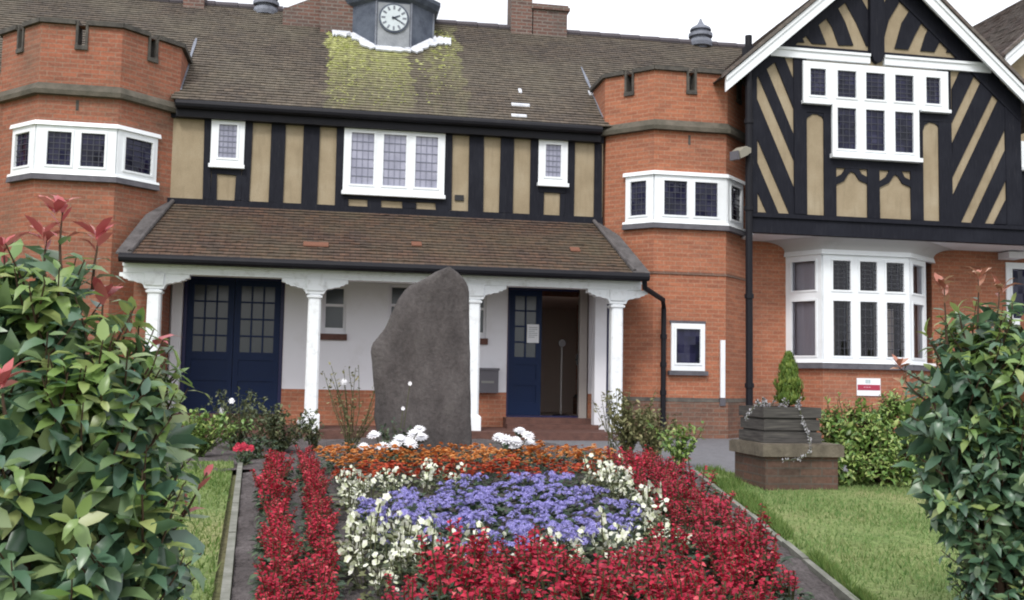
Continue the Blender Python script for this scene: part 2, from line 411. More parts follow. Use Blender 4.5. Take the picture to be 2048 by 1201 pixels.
def soil_mat():
    mm = mat('dry_grey_soil', rough=.95, spec=.1); n, l, b = nt(mm); o = objc(n)
    x = noise(n, l, o, 3, 6, .7); y = noise(n, l, o, 30, 4, .7)
    c = ramp(n, l, x, [(.3, (.095,.083,.083)), (.7, (.19,.168,.168))])
    hv = n.new('ShaderNodeHueSaturation'); l.new(c, hv.inputs['Color']); l.new(maprange(n, l, y, .3, .7, .55, 1.35), hv.inputs['Value'])
    l.new(hv.outputs[0], b.inputs['Base Color']); bump(n, l, b, y, 1.0, .05); return mm
M['soil'] = soil_mat()
def monolith_mat():
    mm = mat('grey_standing_stone', rough=.9, spec=.2); n, l, b = nt(mm); o = objc(n)
    mp = n.new('ShaderNodeMapping'); l.new(o, mp.inputs[0]); mp.inputs['Rotation'].default_value = (0, R(25), 0); mp.inputs['Scale'].default_value = (1, 1, .4)
    a = noise(n, l, mp.outputs[0], 2.5, 8, .65); f = noise(n, l, o, 25, 5, .7)
    c = ramp(n, l, a, [(.28, (.05,.045,.045)), (.48, (.085,.076,.075)), (.6, (.10,.091,.089)), (.78, (.155,.143,.135))])
    hv = n.new('ShaderNodeHueSaturation'); l.new(c, hv.inputs['Color']); l.new(maprange(n, l, f, .3, .7, .75, 1.25), hv.inputs['Value'])
    lic = noise(n, l, o, 4.2, 6, .75)
    l.new(mix(n, l, maprange(n, l, lic,   .58, .72, 0, .2), hv.outputs[0], (.2,.2,.17)), b.inputs['Base Color'])
    h_ = math_(n, l, 'ADD', a, math_(n, l, 'MULTIPLY', f, .35))
    bump(n, l, b, h_, .8, .05); return mm
M['monolith'] = monolith_mat()
def plank_mat():
    mm = mat('black_stained_plank', rough=.75, spec=.25); n, l, b = nt(mm); uv = uvn(n)
    mp = n.new('ShaderNodeMapping'); l.new(uv, mp.inputs[0]); mp.inputs['Scale'].default_value = (2, 30, 1)
    a = noise(n, l, mp.outputs[0], 2, 5)
    l.new(ramp(n, l, a, [(.3, (.034,.032,.031)), (.55, (.075,.07,.065)), (.75, (.13,.12,.105))]), b.inputs['Base Color']); return mm
M['plank'] = plank_mat()

# ================================================================== SETTING
def sheet(name, xl, xr, ys, nx, dz, m_, bumpf=None):
    mb = MB()
    vs = []
    for y in ys:
        a, b = xl(y), xr(y)
        for i in range(nx+1):
            x = a+(b-a)*i/nx; vs.append((x, y, zg(y)+dz+(bumpf(x, y, i/nx) if bumpf else 0)))
    k = nx+1
    fs = [(j*k+i, j*k+i+1, (j+1)*k+i+1, (j+1)*k+i) for j in range(len(ys)-1) for i in range(nx)]
    mb.add(vs, fs); return mb.build(name, m_, smooth=True)
def lin(a, b, n): return [a+(b-a)*i/n for i in range(n+1)]

gy = [-400,-60,-20,-8] + lin(-4, 13, 68) + [14,16,20,30,60,150,600]
tag(sheet('ground', lambda y: -600, lambda y: 600, gy, 24, -.03, lawn_mat('rough_ground', (.10,.11,.05), (.15,.15,.075), (.17,.15,.09))), kind='structure')

KL0, KL1 = G(487, 925), G(462, 1200)
KR0, KR1 = G(1385, 948), G(1690, 1201)
def line_x(a, b):
    return lambda y: a.x + (b.x-a.x)*(y-a.y)/(b.y-a.y)
xl_bed, xr_bed = line_x(KL0, KL1), line_x(KR0, KR1)
YB0 = 3.2
def soil_bump(x, y, t):
    e = min(1, min(t, 1-t)/.12); n_ = math.sin(x*7.3+y*3.1)*math.sin(y*8.7-x*2.2)
    return e*.06 + .018*n_ + .012*math.sin(x*19+1)*math.sin(y*23)
tag(sheet('flower_bed', xl_bed, xr_bed, lin(YB0, KR0.y, 90), 70, .0, M['soil'], soil_bump), kind='structure')
xr2 = lambda y: KR0.x - (y-KR0.y)*.12
tag(sheet('rose_bed', lambda y: PX(335, 860, 15.5), xr2, lin(KR0.y+.004, 15.9, 50), 70, .012, M['soil'],
          lambda x, y, t: .02*math.sin(x*7+y*3)*math.sin(y*6)), kind='structure')
tag(sheet('path', xr2, lambda y: 30, lin(10.75, 17.9, 20), 12, -.008, M['tarmac']), kind='structure')
tag(sheet('lawn', lambda y: xr_bed(y)+.09, lambda y: xr_bed(y)+9, lin(2.0, 10.74, 60), 60, .012, M['lawn'],
          lambda x, y, t: .01*math.sin(x*3+y*2)), kind='structure')
tag(sheet('lawn', lambda y: -14, lambda y: xl_bed(y)-.1 if y < KL0.y else PX(335, 860, 15.5)-.02, lin(1.5, 15.5, 60), 60, .012, M['lawn'],
          lambda x, y, t: .01*math.sin(x*3+y*2)), kind='structure')

def kerb(name, xf, y0, y1, w, h, label):
    n_ = 14; ys = lin(y0, y1, n_); root = None
    mb = MB()
    for a, b in zip(ys, ys[1:]):
        jit = random.uniform(-.006, .006); b2 = b-.012
        v = []
        for y in (a, b2):
            for dx in (-w/2, w/2):
                for dz in (-.1, h+jit): v.append((xf(y)+dx, y, zg(y)+dz))
        mb.add(v, [(0,1,3,2),(4,6,7,5),(0,4,5,1),(2,3,7,6),(1,5,7,3),(0,2,6,4)])
    return tag(mb.build(name, M['concrete']), label, 'kerb')
kerb('concrete_kerb', lambda y: xl_bed(y)-.03, YB0, KL0.y, .05, .035, 'pale concrete edging strip between left grass and flower bed')
kerb('concrete_kerb', lambda y: xr_bed(y)+.03, YB0, KR0.y, .045, .03, 'mossy concrete edging between red flowers and the larger right lawn')

def blades(name, n, xa, xb, y0, y1, h, m_, w=.006, cond=None, kind='stuff'):
    ys = rng.uniform(y0, y1, n); t = rng.uniform(0, 1, n)
    V = np.zeros((n*3, 3)); k = 0
    for y, tt in zip(ys, t):
        x = xa(y)+(xb(y)-xa(y))*tt
        if cond and not cond(x, y): continue
        a = random.uniform(0, 6.283); hh = h*random.uniform(.5, 1.3); lx, ly = random.gauss(0, .4)*hh, random.gauss(0, .4)*hh
        z = zg(y)+.008; ca, sa = math.cos(a)*w, math.sin(a)*w
        V[k*3] = (x-ca, y-sa, z); V[k*3+1] = (x+ca, y+sa, z); V[k*3+2] = (x+lx, y+ly, z+hh); k += 1
    V = V[:k*3]
    me = bpy.data.meshes.new(name); me.from_pydata(V.tolist(), [], [(3*i, 3*i+1, 3*i+2) for i in range(k)]); me.materials.append(m_)
    o = bpy.data.objects.new(name, me); COL.objects.link(o)
    return tag(o, kind=kind, cat='grass')
tag(blades('mown_grass', 42000, lambda y: xr_bed(y)+.12, lambda y: xr_bed(y)+4.5, 4.6, 10.7, .035, M['grass']), 'short dry mown grass covering the larger right lawn')
tag(blades('mown_grass', 16000, lambda y: xl_bed(y)-2.2, lambda y: xl_bed(y)-.1, 4.6, 11.5, .045, M['grass_long']), 'green grass strip beside the left shrub and bed edging')
tag(blades('edge_grass', 5500, lambda y: xr_bed(y)+.07, lambda y: xr_bed(y)+.07+.30*max(.2, min(1, (y-6)/4)), 5.0, 11.0, .07, M['grass_long'], .005, cond=lambda x, y: math.sin(x*9)+math.sin(y*5.3)+math.sin(y*13+x*4)*.7 > -.9+random.gauss(0, .5)), 'longer lush grass fringe beside right kerb of flower bed')

# ================================================================== BUILDING
YT, YTUR, YG, YBARGE, YCOL, YEAVE = 18.0, 17.25, 17.0, 16.7, 16.6, 16.3
B = empty('timber_framed_building', (1.0, 18.0, .62),
          'red brick building with black timber framing, two battlemented turrets, white posted porch', 'building')
FT = Fr((0, YT), (1, 0)); FG = Fr((0, YG), (1, 0))
# --- measured levels
zpt = (PZ(366, 237.5, YT)+PZ(1148, 285, YT))/2       # panel tops
zpb = (PZ(355, 396, YT)+PZ(1146, 433.8, YT))/2       # panel bottoms
zpr = zpb-.12                                        # porch roof top line
YE = 17.8
zeave_t = (PZ(355, 201.6, YE)+PZ(1198, 254.6, YE))/2   # top of main gutter
zbeam1 = (PZ(247.6, 527, YCOL)+PZ(1280, 566.7, YCOL))/2
zbeam0 = zbeam1-.135
zfloor = .74
zsill = (PZ(356, 828, YT)+PZ(1014, 833, YT))/2
zdado = (PZ(566, 777, YT)+PZ(1012, 786.6, YT))/2
X1 = lambda px, py=320: PX(px, py, YT)

# turret corners
TR = (PX(1308, 400, YTUR), PX(1452, 400, YTUR)); TLt = (PX(72, 300, YTUR), PX(233, 300, YTUR))
def tur_poly(xa, xb, hl, hr, yb=20.0):
    """plan polyline, left to right, seen from the front"""
    return [(xa-hl, yb), (xa-hl, YTUR+hl), (xa, YTUR), (xb, YTUR), (xb+hr, YTUR+hr), (xb+hr, yb)]
hL, hR = .80, .70
PL = tur_poly(*TLt, hL, hL); PR = tur_poly(*TR, hR, hR)

def offs(poly, d):
    """offset an open polyline outward (to its right-hand side looking along it)"""
    out = []
    P2 = [Vector((a[0], a[1])) for a in poly]
    nr = []
    for a, b in zip(P2, P2[1:]):
        t = (b-a).normalized(); nr.append(Vector((t.y, -t.x)))
    for i, p in enumerate(P2):
        if i == 0: out.append(p+nr[0]*d)
        elif i == len(P2)-1: out.append(p+nr[-1]*d)
        else:
            q = (nr[i-1]+nr[i]).normalized(); out.append(p+q*(d/q.dot(nr[i])))
    return [(p.x, p.y) for p in out]
def band(mb, poly, z0, z1, d0, d1, mi=0, top_d=None):
    """moulding following a polyline; top_d: outer offset at the top (splayed top)"""
    a = offs(poly, d0); b = offs(poly, d1); c = offs(poly, d1 if top_d is None else top_d)
    n = len(poly); v = []
    for i in range(n):
        v += [(a[i][0], a[i][1], z0), (b[i][0], b[i][1], z0), (c[i][0], c[i][1], z1), (a[i][0], a[i][1], z1)]
    fs = []
    for i in range(n-1):
        o = 4*i
        for k in range(4):
            k2 = (k+1) % 4; fs.append((o+k, o+k2, o+4+k2, o+4+k))
    fs += [(0,3,2,1), (4*n-4, 4*n-3, 4*n-2, 4*n-1)]
    mb.add(v, fs, mi)

def leads(mb, fr, l, d, nx, nz, mi=0, w=.011):
    s0, s1, z0, z1 = l
    for i in range(1, nx):
        s = s0+(s1-s0)*i/nx; mb.box(fr, s-w/2, s+w/2, z0, z1, d, d+.006, mi)
    for i in range(1, nz):
        z = z0+(z1-z0)*i/nz; mb.box(fr, s0, s1, z-w/2, z+w/2, d+.001, d+.008, mi)

def window(parts, parent=B, name='window', glass=None, frame=None, sill=None, lead_m=None, sash=True):
    """parts: list of (frame, s0,s1,z0,z1, lights, d, (nx,nz)) making one window; frame mesh > pane, leading, sill"""
    f = MB(); g = MB(); ld = MB(); sl = MB()
    for (fr, s0, s1, z0, z1, lights, d, lead) in parts:
        f.grid_holes(fr, s0, s1, z0, z1, lights, d, .12, 0, True)
        for (a, b, c, e) in lights:
            if sash:
                t = .03
                f.grid_holes(fr, a-t, b+t, c-t, e+t, [(a+.004, b-.004, c+.004, e-.004)], d+.014, .05, 0, True)
            g.add([fr.p(a-.01, c-.01, d-.03), fr.p(b+.01, c-.01, d-.03), fr.p(b+.01, e+.01, d-.03), fr.p(a-.01, e+.01, d-.03)], [(0,1,2,3)])
            if lead: leads(ld, fr, (a, b, c, e), d-.027, *lead)
    o = f.build(name, frame or M['white'], B if parent is None else parent)
    g.build('pane', glass or M['glass'], o)
    if ld.f: ld.build('leading', lead_m or M['leading'], o)
    if sill:
        sm, fn = sill; fn(sl); sl.build('sill', sm, o)
    return o

# --- turrets
def turret(name, poly, zt, bm, wins, zw, xa, xb, label, z_string, z_low=None):
    """zt = top of wall under the coping; walls carry a hole per facet for the bay window"""
    mb = MB(); par = MB(); lin_ = MB()
    t = None
    notch = []
    for i, (a, b) in enumerate(zip(poly, poly[1:])):
        fr = Fr(a, (b[0]-a[0], b[1]-a[1])); L = math.dist(a, b)
        holes = [(*wins[i], *zw)] if i in wins else []
        mb.grid_holes(fr, 0, L, .3, z_string, holes, 0, .12)
        # parapet with a narrow embrasure in the middle of each front facet
        hol = []
        if 1 <= i <= 3:
            notch.append((fr, L/2))
    pf = offs(poly, .03)
    for i, (a, b) in enumerate(zip(pf, pf[1:])):
        fr = Fr(a, (b[0]-a[0], b[1]-a[1])); L = math.dist(a, b)
        hol = [(L/2-.06, L/2+.06, zt-.33, zt)] if 1 <= i <= 3 else []
        par.grid_holes(fr, 0, L, z_string, zt, hol, 0, .2)
    back = offs(poly, -.21)
    for i, (a, b) in enumerate(zip(back, back[1:])):
        fr = Fr(a, (b[0]-a[0], b[1]-a[1])); L = math.dist(a, b)
        hol = [(L/2-.06, L/2+.06, zt-.33, zt)] if 1 <= i <= 3 else []
        par.grid_holes(fr, 0, L, z_string, zt, hol, 0)
    tw = mb.build(name, bm, B); tag(tw, label)
    par.build('parapet', bm, tw)
    # coping in pieces either side of the embrasures
    cp = MB()
    for i, (a, b) in enumerate(zip(poly, poly[1:])):
        fr = Fr(a, (b[0]-a[0], b[1]-a[1])); L = math.dist(a, b)
        e = .03
        segs = [(-e, L+e)] if not 1 <= i <= 3 else [(-e, L/2-.098), (L/2+.098, L+e)]
        for s0, s1 in segs: cp.box(fr, s0, s1, zt+.002*i, zt+.075+.002*i, -.25, .09)
        if segs[0][1] < L:
            c = L/2
            cp.box(fr, c-.095, c-.055, zt-.33, zt+.085, -.23, .055); cp.box(fr, c+.055, c+.095, zt-.33, zt+.085, -.23, .055)
            cp.box(fr, c-.10, c+.10, zt-.40, zt-.331, -.235, .065)
            cp.box(fr, c-.13, c+.13, zt+.055, zt+.13, -.236, .062) if False else None
    cp.build('coping', M['dark_stone'], tw)
    st = MB(); band(st, poly, z_string-.09, z_string-.02, -.02, .10, top_d=.11); band(st, poly, z_string-.019, z_string+.10, -.02, .11, top_d=.035)
    st.build('string_course', M['string_stone'], tw)
    # flat lead roof inside the parapet
    q = offs(poly, -.2); fl = MB(); fl.add([(x, y, z_string+.25) for x, y in q], [tuple(range(len(q)))]); fl.build('flat_roof', M['lead'], tw)
    if z_low:
        lo = MB(); band(lo, poly, z_low-.025, z_low+.02, -.01, .022); lo.build('brick_string', M['brick_plinth'], tw)
    # little weep slot over the window
    f0 = Fr(poly[2], (1, 0)); L = poly[3][0]-poly[2][0]; sl = MB()
    sl.box(f0, L/2-.045, L/2-.0, z_string-.32, z_string-.15, -.05, .006); sl.build('weep_slot', M['dark_stone'], tw)
    return tw

def bay_lights(fr_len, pieces): return pieces
# right turret levels
zsR = PZ(1383, 255, YTUR)                     # string course
ztR = PZ(1383, 147, YTUR)
zwR = (PZ(1383, 450, YTUR), PZ(1383, 350, YTUR))
LfR = math.dist(PR[1], PR[2]); FR_ = TR[1]-TR[0]
turret('turret', PR, ztR, M['brick'], {1: (LfR*.44, LfR), 2: (0, FR_), 3: (0, LfR*.72)}, zwR, *TR,
       'orange red turret beside the tall black downpipe', zsR, PZ(1400, 548, YTUR))
zsL = PZ(148, 182, YTUR); ztL = PZ(148, 52, YTUR)
zwL = (PZ(148, 352, YTUR), PZ(148, 250, YTUR))
LfL = math.dist(PL[1], PL[2]); FL_ = TLt[1]-TLt[0]
turret('turret', PL, ztL, M['brick_left'], {1: (LfL*.42, LfL), 2: (0, FL_), 3: (0, LfL*.66)}, zwL, *TLt,
       'browner weathered turret above the red tipped shrub', zsL, None)
def turret_window(poly, zw, a_left, a_right, label):
    z0, z1 = zw; t = .085; parts = []
    fr1 = Fr(poly[1], (poly[2][0]-poly[1][0], poly[2][1]-poly[1][1])); L1 = math.dist(poly[1], poly[2])
    fr2 = Fr(poly[2], (1, 0)); L2 = poly[3][0]-poly[2][0]
    fr3 = Fr(poly[3], (poly[4][0]-poly[3][0], poly[4][1]-poly[3][1]))
    s = L1*a_left
    parts.append((fr1, s, L1, z0, z1, [(s+.10, L1-.13, z0+.15, z1-.13)], .035, (3, 6)))
    c = L2/2
    parts.append((fr2, 0, L2, z0, z1, [(.17, c-.07, z0+.15, z1-.13), (c+.07, L2-.17, z0+.15, z1-.13)], .0355, (4, 6)))
    parts.append((fr3, 0, L1*a_right, z0, z1, [(.13, L1*a_right-.10, z0+.15, z1-.13)], .036, (3, 6)))
    # sill and head moulding run round the three faces
    pa = fr1.p(s-.04, 0); pb = fr3.p(L1*a_right+.04, 0); line = [(pa.x, pa.y), poly[2], poly[3], (pb.x, pb.y)]
    def fn(mb): band(mb, line, z0-.09, z0-.003, -.02, .09, top_d=.07)
    w = window(parts, name='bay_window', sill=(M['sill_stone'], fn)); tag(w, label)
    hd = MB(); band(hd, line, z1-.035, z1+.035, -.01, .075, top_d=.055); hd.build('moulding', M['white'], w); hd = MB(); band(hd, line, z0+.002, z0+.045, .03, .075, top_d=.06); hd.build('moulding', M['white'], w)
turret_window(PR, zwR, .44, .72, 'white framed bay window of the orange red turret')
turret_window(PL, zwL, .42, .66, 'white framed bay window of the browner turret')

# plinth of the right turret
zpl = PZ(1400, 800, YTUR)
pm = MB(); band(pm, PR, .35, zpl-.04, -.01, .055); pm.build('plinth', M['brick_plinth'], B)
pm = MB(); band(pm, PR, zpl-.039, zpl+.03, -.01, .06, top_d=.01); pm.build('plinth_cap', M['dark_stone'], B)

# small ground floor window of the right turret (set on the front facet)
f2 = Fr(PR[2], (1, 0))
def on_front(px, py): return PX(px, py, YTUR)-PR[2][0]
s0, s1 = on_front(1341, 700), on_front(1408, 700); z0, z1 = PZ(1375, 742, YTUR), PZ(1375, 648, YTUR)
window([(f2, s0, s1, z0, z1, [(s0+.085, s1-.085, z0+.13, z1-.09)], .05, None)], name='window',
       sill=(M['sill_stone'], lambda mb: mb.box(f2, s0-.05, s1+.05, z0-.08, z0-.003, -.01, .09)))
hm = MB(); hm.box(f2, s0-.02, s1+.02, z1+.002, z1+.05, 0, .035); hm.build('window_head', M['sill_stone'], B)

# --- timber framed wall
xw0, xw1 = X1(338), X1(1206)
wz0, wz1 = zpr-.1, zpt+.3
cw = (X1(687), X1(889), PZ(787, 392, YT), PZ(787, 259, YT))
lw = (X1(421), X1(488), (PZ(421, 333, YT)+PZ(486, 337, YT))/2, (PZ(428, 236, YT)+PZ(488, 241, YT))/2)
rw = (X1(1076), X1(1134), PZ(1105, 372, YT), PZ(1107, 279, YT))
mb = MB(); mb.grid_holes(FT, xw0, xw1, wz0, wz1, [cw, lw, rw], 0, .1)
TW = mb.build('timber_wall', M['render'], B)
cnt = [0]
def timber(name, pts, fr, parent, d=.03, m_=None):
    cnt[0] += 1
    pts = [(x+random.gauss(0, .006), z+random.gauss(0, .006)) for x, z in pts]
    mb = MB(); mb.prism(fr, pts, -.05, d + (cnt[0] % 9)*.0013); return mb.build(name, m_ or M['timber'], parent)
def tbox(name, s0, s1, z0, z1, fr, parent, d=.03): return timber(name, [(s0,z0),(s1,z0),(s1,z1),(s0,z1)], fr, parent, d)
for a, b in ((407,424),(485,503),(540,569),(605,637),(672,690),(886,904),(938,967),(1000,1027),(1060,1078),(1131,1149),(1188,1204)):
    tbox('timber_post', X1(a), X1(b), zpb, zpt, FT, TW)
tbox('timber_rail', xw0, xw1, zpb-.14, zpb, FT, TW, .036)
tbox('timber_rail', xw0, xw1, zpt, zpt+.3, FT, TW, .036)
for a, b, wn_ in ((424,485,lw),(1078,1131,rw)):
    zt_ = wn_[2]-.13
    tbox('timber_rail', X1(a), X1(b), zt_, wn_[2]+.02, FT, TW, .028)
    wd = (b-a)*.2
    tbox('timber_stud', X1(a), X1(a+wd), zpb, zt_, FT, TW, .028); tbox('timber_stud', X1(b-wd), X1(b), zpb, zt_, FT, TW, .028)
tbox('timber_rail', X1(690), X1(886), cw[2]-.1, cw[2]+.02, FT, TW, .028)
for a, b in ((690,700),(737,765),(806,834),(873,886)): tbox('timber_stud', X1(a), X1(b), zpb, cw[2]-.1, FT, TW, .028)
def lights_row(s0, s1, z0, z1, n, fx, fz0, fz1, gap):
    w = (s1-s0-2*fx-(n-1)*gap)/n
    return [(s0+fx+i*(w+gap), s0+fx+i*(w+gap)+w, z0+fz0, z1-fz1) for i in range(n)]
def wsill(fr, s0, s1, z0):
    return (M['white'], lambda mb: mb.box(fr, s0-.02, s1+.02, z0-.03, z0+.035, .02, .12))
for wv, lg, ld_ in ((cw, lights_row(*cw, 3, .125, .16, .11, .16), (4, 6)), (lw, lights_row(*lw, 1, .125, .15, .11, 0), (4, 6)), (rw, lights_row(*rw, 1, .125, .15, .11, 0), (4, 6))):
    window([(FT, *wv, lg, .06, ld_)], name='window', glass=M['glass_net'], lead_m=M['leading_pale'], sill=wsill(FT, wv[0], wv[1], wv[2]))
vt = MB(); vt.box(FT, X1(911), X1(929), PZ(920, 402, YT), PZ(920, 391, YT), 0, .03); vt.build('air_vent', M['black_metal'], B)

# --- main roof
zr_e = zeave_t+.02
YR_ = 21.2; zr_r = PZ(1000, 57, YR_)
TAN = (zr_r-zr_e)/(YR_-YE)
def roof_pt(px, py, lift=0):
    d = ray(px, py); k = (zr_e-EYE+lift-TAN*YE)/(d.z-TAN*d.y); return Vector((d.x*k, d.y*k, EYE+d.z*k))
RX0 = -11.0
u_of = lambda px, py: roof_pt(px, py).x-RX0
def moss(n, l, uv, c):
    sx = n.new('ShaderNodeSeparateXYZ'); l.new(uv, sx.inputs[0]); u, v = sx.outputs[0], sx.outputs[1]
    wob = n.new('ShaderNodeTexNoise'); wob.inputs['Scale'].default_value = 3; l.new(uv, wob.inputs['Vector'])
    uw = math_(n, l, 'ADD', u, maprange(n, l, wob.outputs[0], .3, .7, -.13, .13))
    A, Bq, C, D, E_ = [u_of(x, 170) for x in (651, 736, 826, 868, 930)]
    span = E_-A+1.0; t = maprange(n, l, uw, A-.5, E_+.5, 0, 1)
    pos = lambda x: (x-A+.5)/span
    g = lambda k: (k, k, k)
    streak = ramp(n, l, t, [(0, g(0)), (pos(A-.02), g(.0)), (pos(A+.03), g(.95)), (pos(Bq-.08), g(.8)), (pos(Bq), g(.55)), (pos(Bq+.1), g(.85)),
                            (pos(C-.05), g(.8)), (pos(C+.02), g(.05)), (pos(D-.1), g(.12)), (pos(D), g(.45)), (pos(D+.15), g(.15)), (pos(E_-.12), g(.4)), (pos(E_), g(.35)), (pos(E_+.05), g(0))])
    vt_ = math.hypot(zr_r-zr_e, YR_-YE)
    fall = ramp(n, l, maprange(n, l, v, 0, vt_), [(0, g(.14)), (.2, g(.27)), (.42, g(.55)), (.62, g(.9)), (.85, g(1)), (1, g(0))])
    mp = n.new('ShaderNodeMapping'); l.new(uv, mp.inputs[0]); mp.inputs['Scale'].default_value = (6, 2.2, 1)
    br = maprange(n, l, noise(n, l, mp.outputs[0], 2.0, 6, .7), .33, .66, .2, 1.15)
    f = math_(n, l, 'MINIMUM', math_(n, l, 'MULTIPLY', math_(n, l, 'MULTIPLY', streak, fall), br), 1.0)
    mc = ramp(n, l, noise(n, l, uv, 7, 3), [(.3, (.33,.36,.10)), (.7, (.58,.59,.27))])
    return mix(n, l, f, c, mc)
M['tile_main'] = tile_mat('weathered_roof_tile', (.128,.103,.082), (.088,.074,.064), (.046,.041,.037), moss, (.15,.133,.102))
M['tile_porch'] = tile_mat('brown_porch_tile', (.115,.068,.048), (.072,.052,.044), (.03,.026,.025), None, (.105,.09,.058))
M['tile_wing'] = tile_mat('wing_roof_tile', (.15,.115,.10), (.11,.09,.085), (.05,.045,.045), None, (.15,.14,.12))

def tile_slope(A, Bc, C, D, course=.105, nseg=70, t=.02, wob=.012):
    """A eave left, B eave right, C top right, D top left"""
    A, Bc, C, D = map(Vector, (A, Bc, C, D)); n_ = (Bc-A).cross(D-A).normalized()
    if n_.z < 0: n_ = -n_
    Ls = (D-A).length; rows = max(2, int(Ls/course)); mb = MB(); vs = []; fs = []; uvs = []
    du = (Bc-A).normalized()
    sag = [[math.sin(j*.37+i*.9)*.3+random.gauss(0, .5) for j in range(nseg+1)] for i in range(rows+1)]
    for i in range(rows):
        v0, v1 = i/rows, (i+1)/rows
        for j in range(nseg+1):
            s = j/nseg
            lo = A.lerp(Bc, s).lerp(D.lerp(C, s), v0); hi = A.lerp(Bc, s).lerp(D.lerp(C, s), min(1, v1+.15/rows))
            dn = (A-D).normalized()*sag[i][j]*wob*.5
            b = len(vs); vs += [lo+n_*.0+dn, lo+n_*(t+abs(sag[i][j])*wob*.5)+dn, hi+n_*.002]
        k = 3*(nseg+1)
        for j in range(nseg):
            o = i*k+3*j
            f1 = (o, o+3, o+4, o+1); f2_ = (o+1, o+4, o+5, o+2)
            for f in (f1, f2_):
                fs.append(f); uvs.append([((vs[q]-A).dot(du), v0*Ls+(.01 if q % 3 == 0 else (.011 if q % 3 == 1 else course*.97))) for q in f])
    mb.add(vs, fs, 0, uvs); return mb
rise = lambda y: zr_e+TAN*(y-YE)
YS_ = YE+.105*4*math.cos(math.atan(TAN))
fxl = lambda y: PL[4][0]-.06; fxr = lambda y: PR[1][0]+.06
mr = tile_slope((RX0, YS_, rise(YS_)), (9.5, YS_, rise(YS_)), (9.5, YR_, zr_r), (RX0, YR_, zr_r), nseg=150)
lo_ = tile_slope((fxl(YE)-.02, YE, zr_e), (fxr(YE)+.02, YE, zr_e), (fxr(YS_)+.02, YS_, rise(YS_)), (fxl(YS_)-.02, YS_, rise(YS_)), nseg=80)
for k_ in list(lo_.uvs): lo_.uvs[k_] = [(u+fxl(YE)-RX0, v) for u, v in lo_.uvs[k_]]
for k_ in list(mr.uvs): mr.uvs[k_] = [(u, v+.105*4) for u, v in mr.uvs[k_]]
mr.add(lo_.v, lo_.f, 0, [lo_.uvs[i] for i in range(len(lo_.f))])
mr.add([(RX0, YR_, zr_r), (9.5, YR_, zr_r), (9.5, 25, zr_e), (RX0, 25, zr_e)], [(3,2,1,0)])
MR = mr.build('main_roof', M['tile_main'], B)
ms = MB(); tn_ = Vector((0, -TAN, 1)).normalized(); td_ = Vector((0, 1, TAN)).normalized()
while len(ms.f) < 8*700:
    u_ = random.random(); px_ = random.choice((random.uniform(652, 735), random.uniform(738, 826), random.gauss(690, 25), random.gauss(780, 28), random.gauss(875, 22)))
    py_ = 62+150*random.random()**1.7
    if not 650 < px_ < 935 or (py_ < 128 and abs(px_-787) < 75-max(0, (py_-100))*2): continue
    c = roof_pt(px_, py_, .02); r_ = random.uniform(.01, .032)*(1.1 if py_ < 140 else .7)
    a_ = Vector((1, 0, 0))*r_*random.uniform(.9, 1.8); b_ = td_*r_*random.uniform(.6, 1.0); h_ = tn_*r_*random.uniform(.5, .9)
    ms.add([c+a_, c+b_, c-a_, c-b_, c+h_, c-h_*.6], [(0,1,4), (1,2,4), (2,3,4), (3,0,4), (1,0,5), (2,1,5), (3,2,5), (0,3,5)])
tag(ms.build('moss', leaf_mat('yellow_green_moss', [(0,(.20,.215,.07)),(.5,(.33,.35,.12)),(1,(.50,.51,.24))], .9, .1, .05), MR, uv=False), kind='stuff')
rd = MB()
for i in range(46):
    x = RX0+i*.45; rd.tube([(x, YR_, zr_r+.0), (x+.44, YR_, zr_r+.008)], [.085, .09], 8)
rd.build('ridge_tiles', mat('dark_ridge_tile', (.085,.075,.085), .8, .3), MR)
# eaves: fascia, soffit and black gutter
gt = MB(); fe = Fr((0, YE), (1, 0)); ex0, ex1 = PX(352, 215, YE), PX(1203, 262, YE)
prof = []
gt.tube([(ex0, YE-.03, zeave_t-.06), (ex1, YE-.03, zeave_t-.06)], .075, 10)
gt.box(fe, ex0, ex1, zeave_t-.24, zeave_t-.02, -.1, -.03); gt.box(fe, ex0, ex1, zeave_t-.26, zeave_t-.235, -.5, -.035)
gt.build('gutter', M['gutter'], MR)
# lead flashing where the roof meets the turrets, and a patch of pale lead slates
for c, d_ in ((roof_pt(1041, 214), (.17, .02)), (roof_pt(1038, 236), (.14, .02)), (roof_pt(1040, 186), (.03, .05)), (roof_pt(1182, 190), (.05, .05))):
    q = MB()
    v = []
    for dy in (-d_[1], d_[1]):
        for dx in (-d_[0], d_[0]):
            for h in (.0, .035): v.append((c.x+dx, c.y+dy, c.z+dy*TAN+h+.02))
    q.add(v, [(0,1,3,2),(4,6,7,5),(0,4,5,1),(2,3,7,6),(1,5,7,3),(0,2,6,4)]); q.build('lead_slate', M['lead_light'], MR)
def lead_line(a, b, w=.09, m_='lead_light', lift=.03):
    q = MB(); a, b = Vector(a), Vector(b); t = (b-a).normalized(); s = t.cross(Vector((0, -TAN, 1)).normalized()).normalized()*w
    nn = Vector((0, -TAN, 1)).normalized()*lift
    n_ = 10; vs = []
    for i in range(n_+1):
        p = a.lerp(b, i/n_); j = random.uniform(.5, 1.4)
        vs += [p-s*j+nn, p+s*j+nn, p+s*j+nn*2.2, p-s*j+nn*2.2]
    fs = []
    for i in range(n_):
        o = 4*i
        for k in range(4): fs.append((o+k, o+(k+1) % 4, o+4+(k+1) % 4, o+4+k))
    fs += [(3,2,1,0), (4*n_, 4*n_+1, 4*n_+2, 4*n_+3)]
    q.add(vs, fs); return q
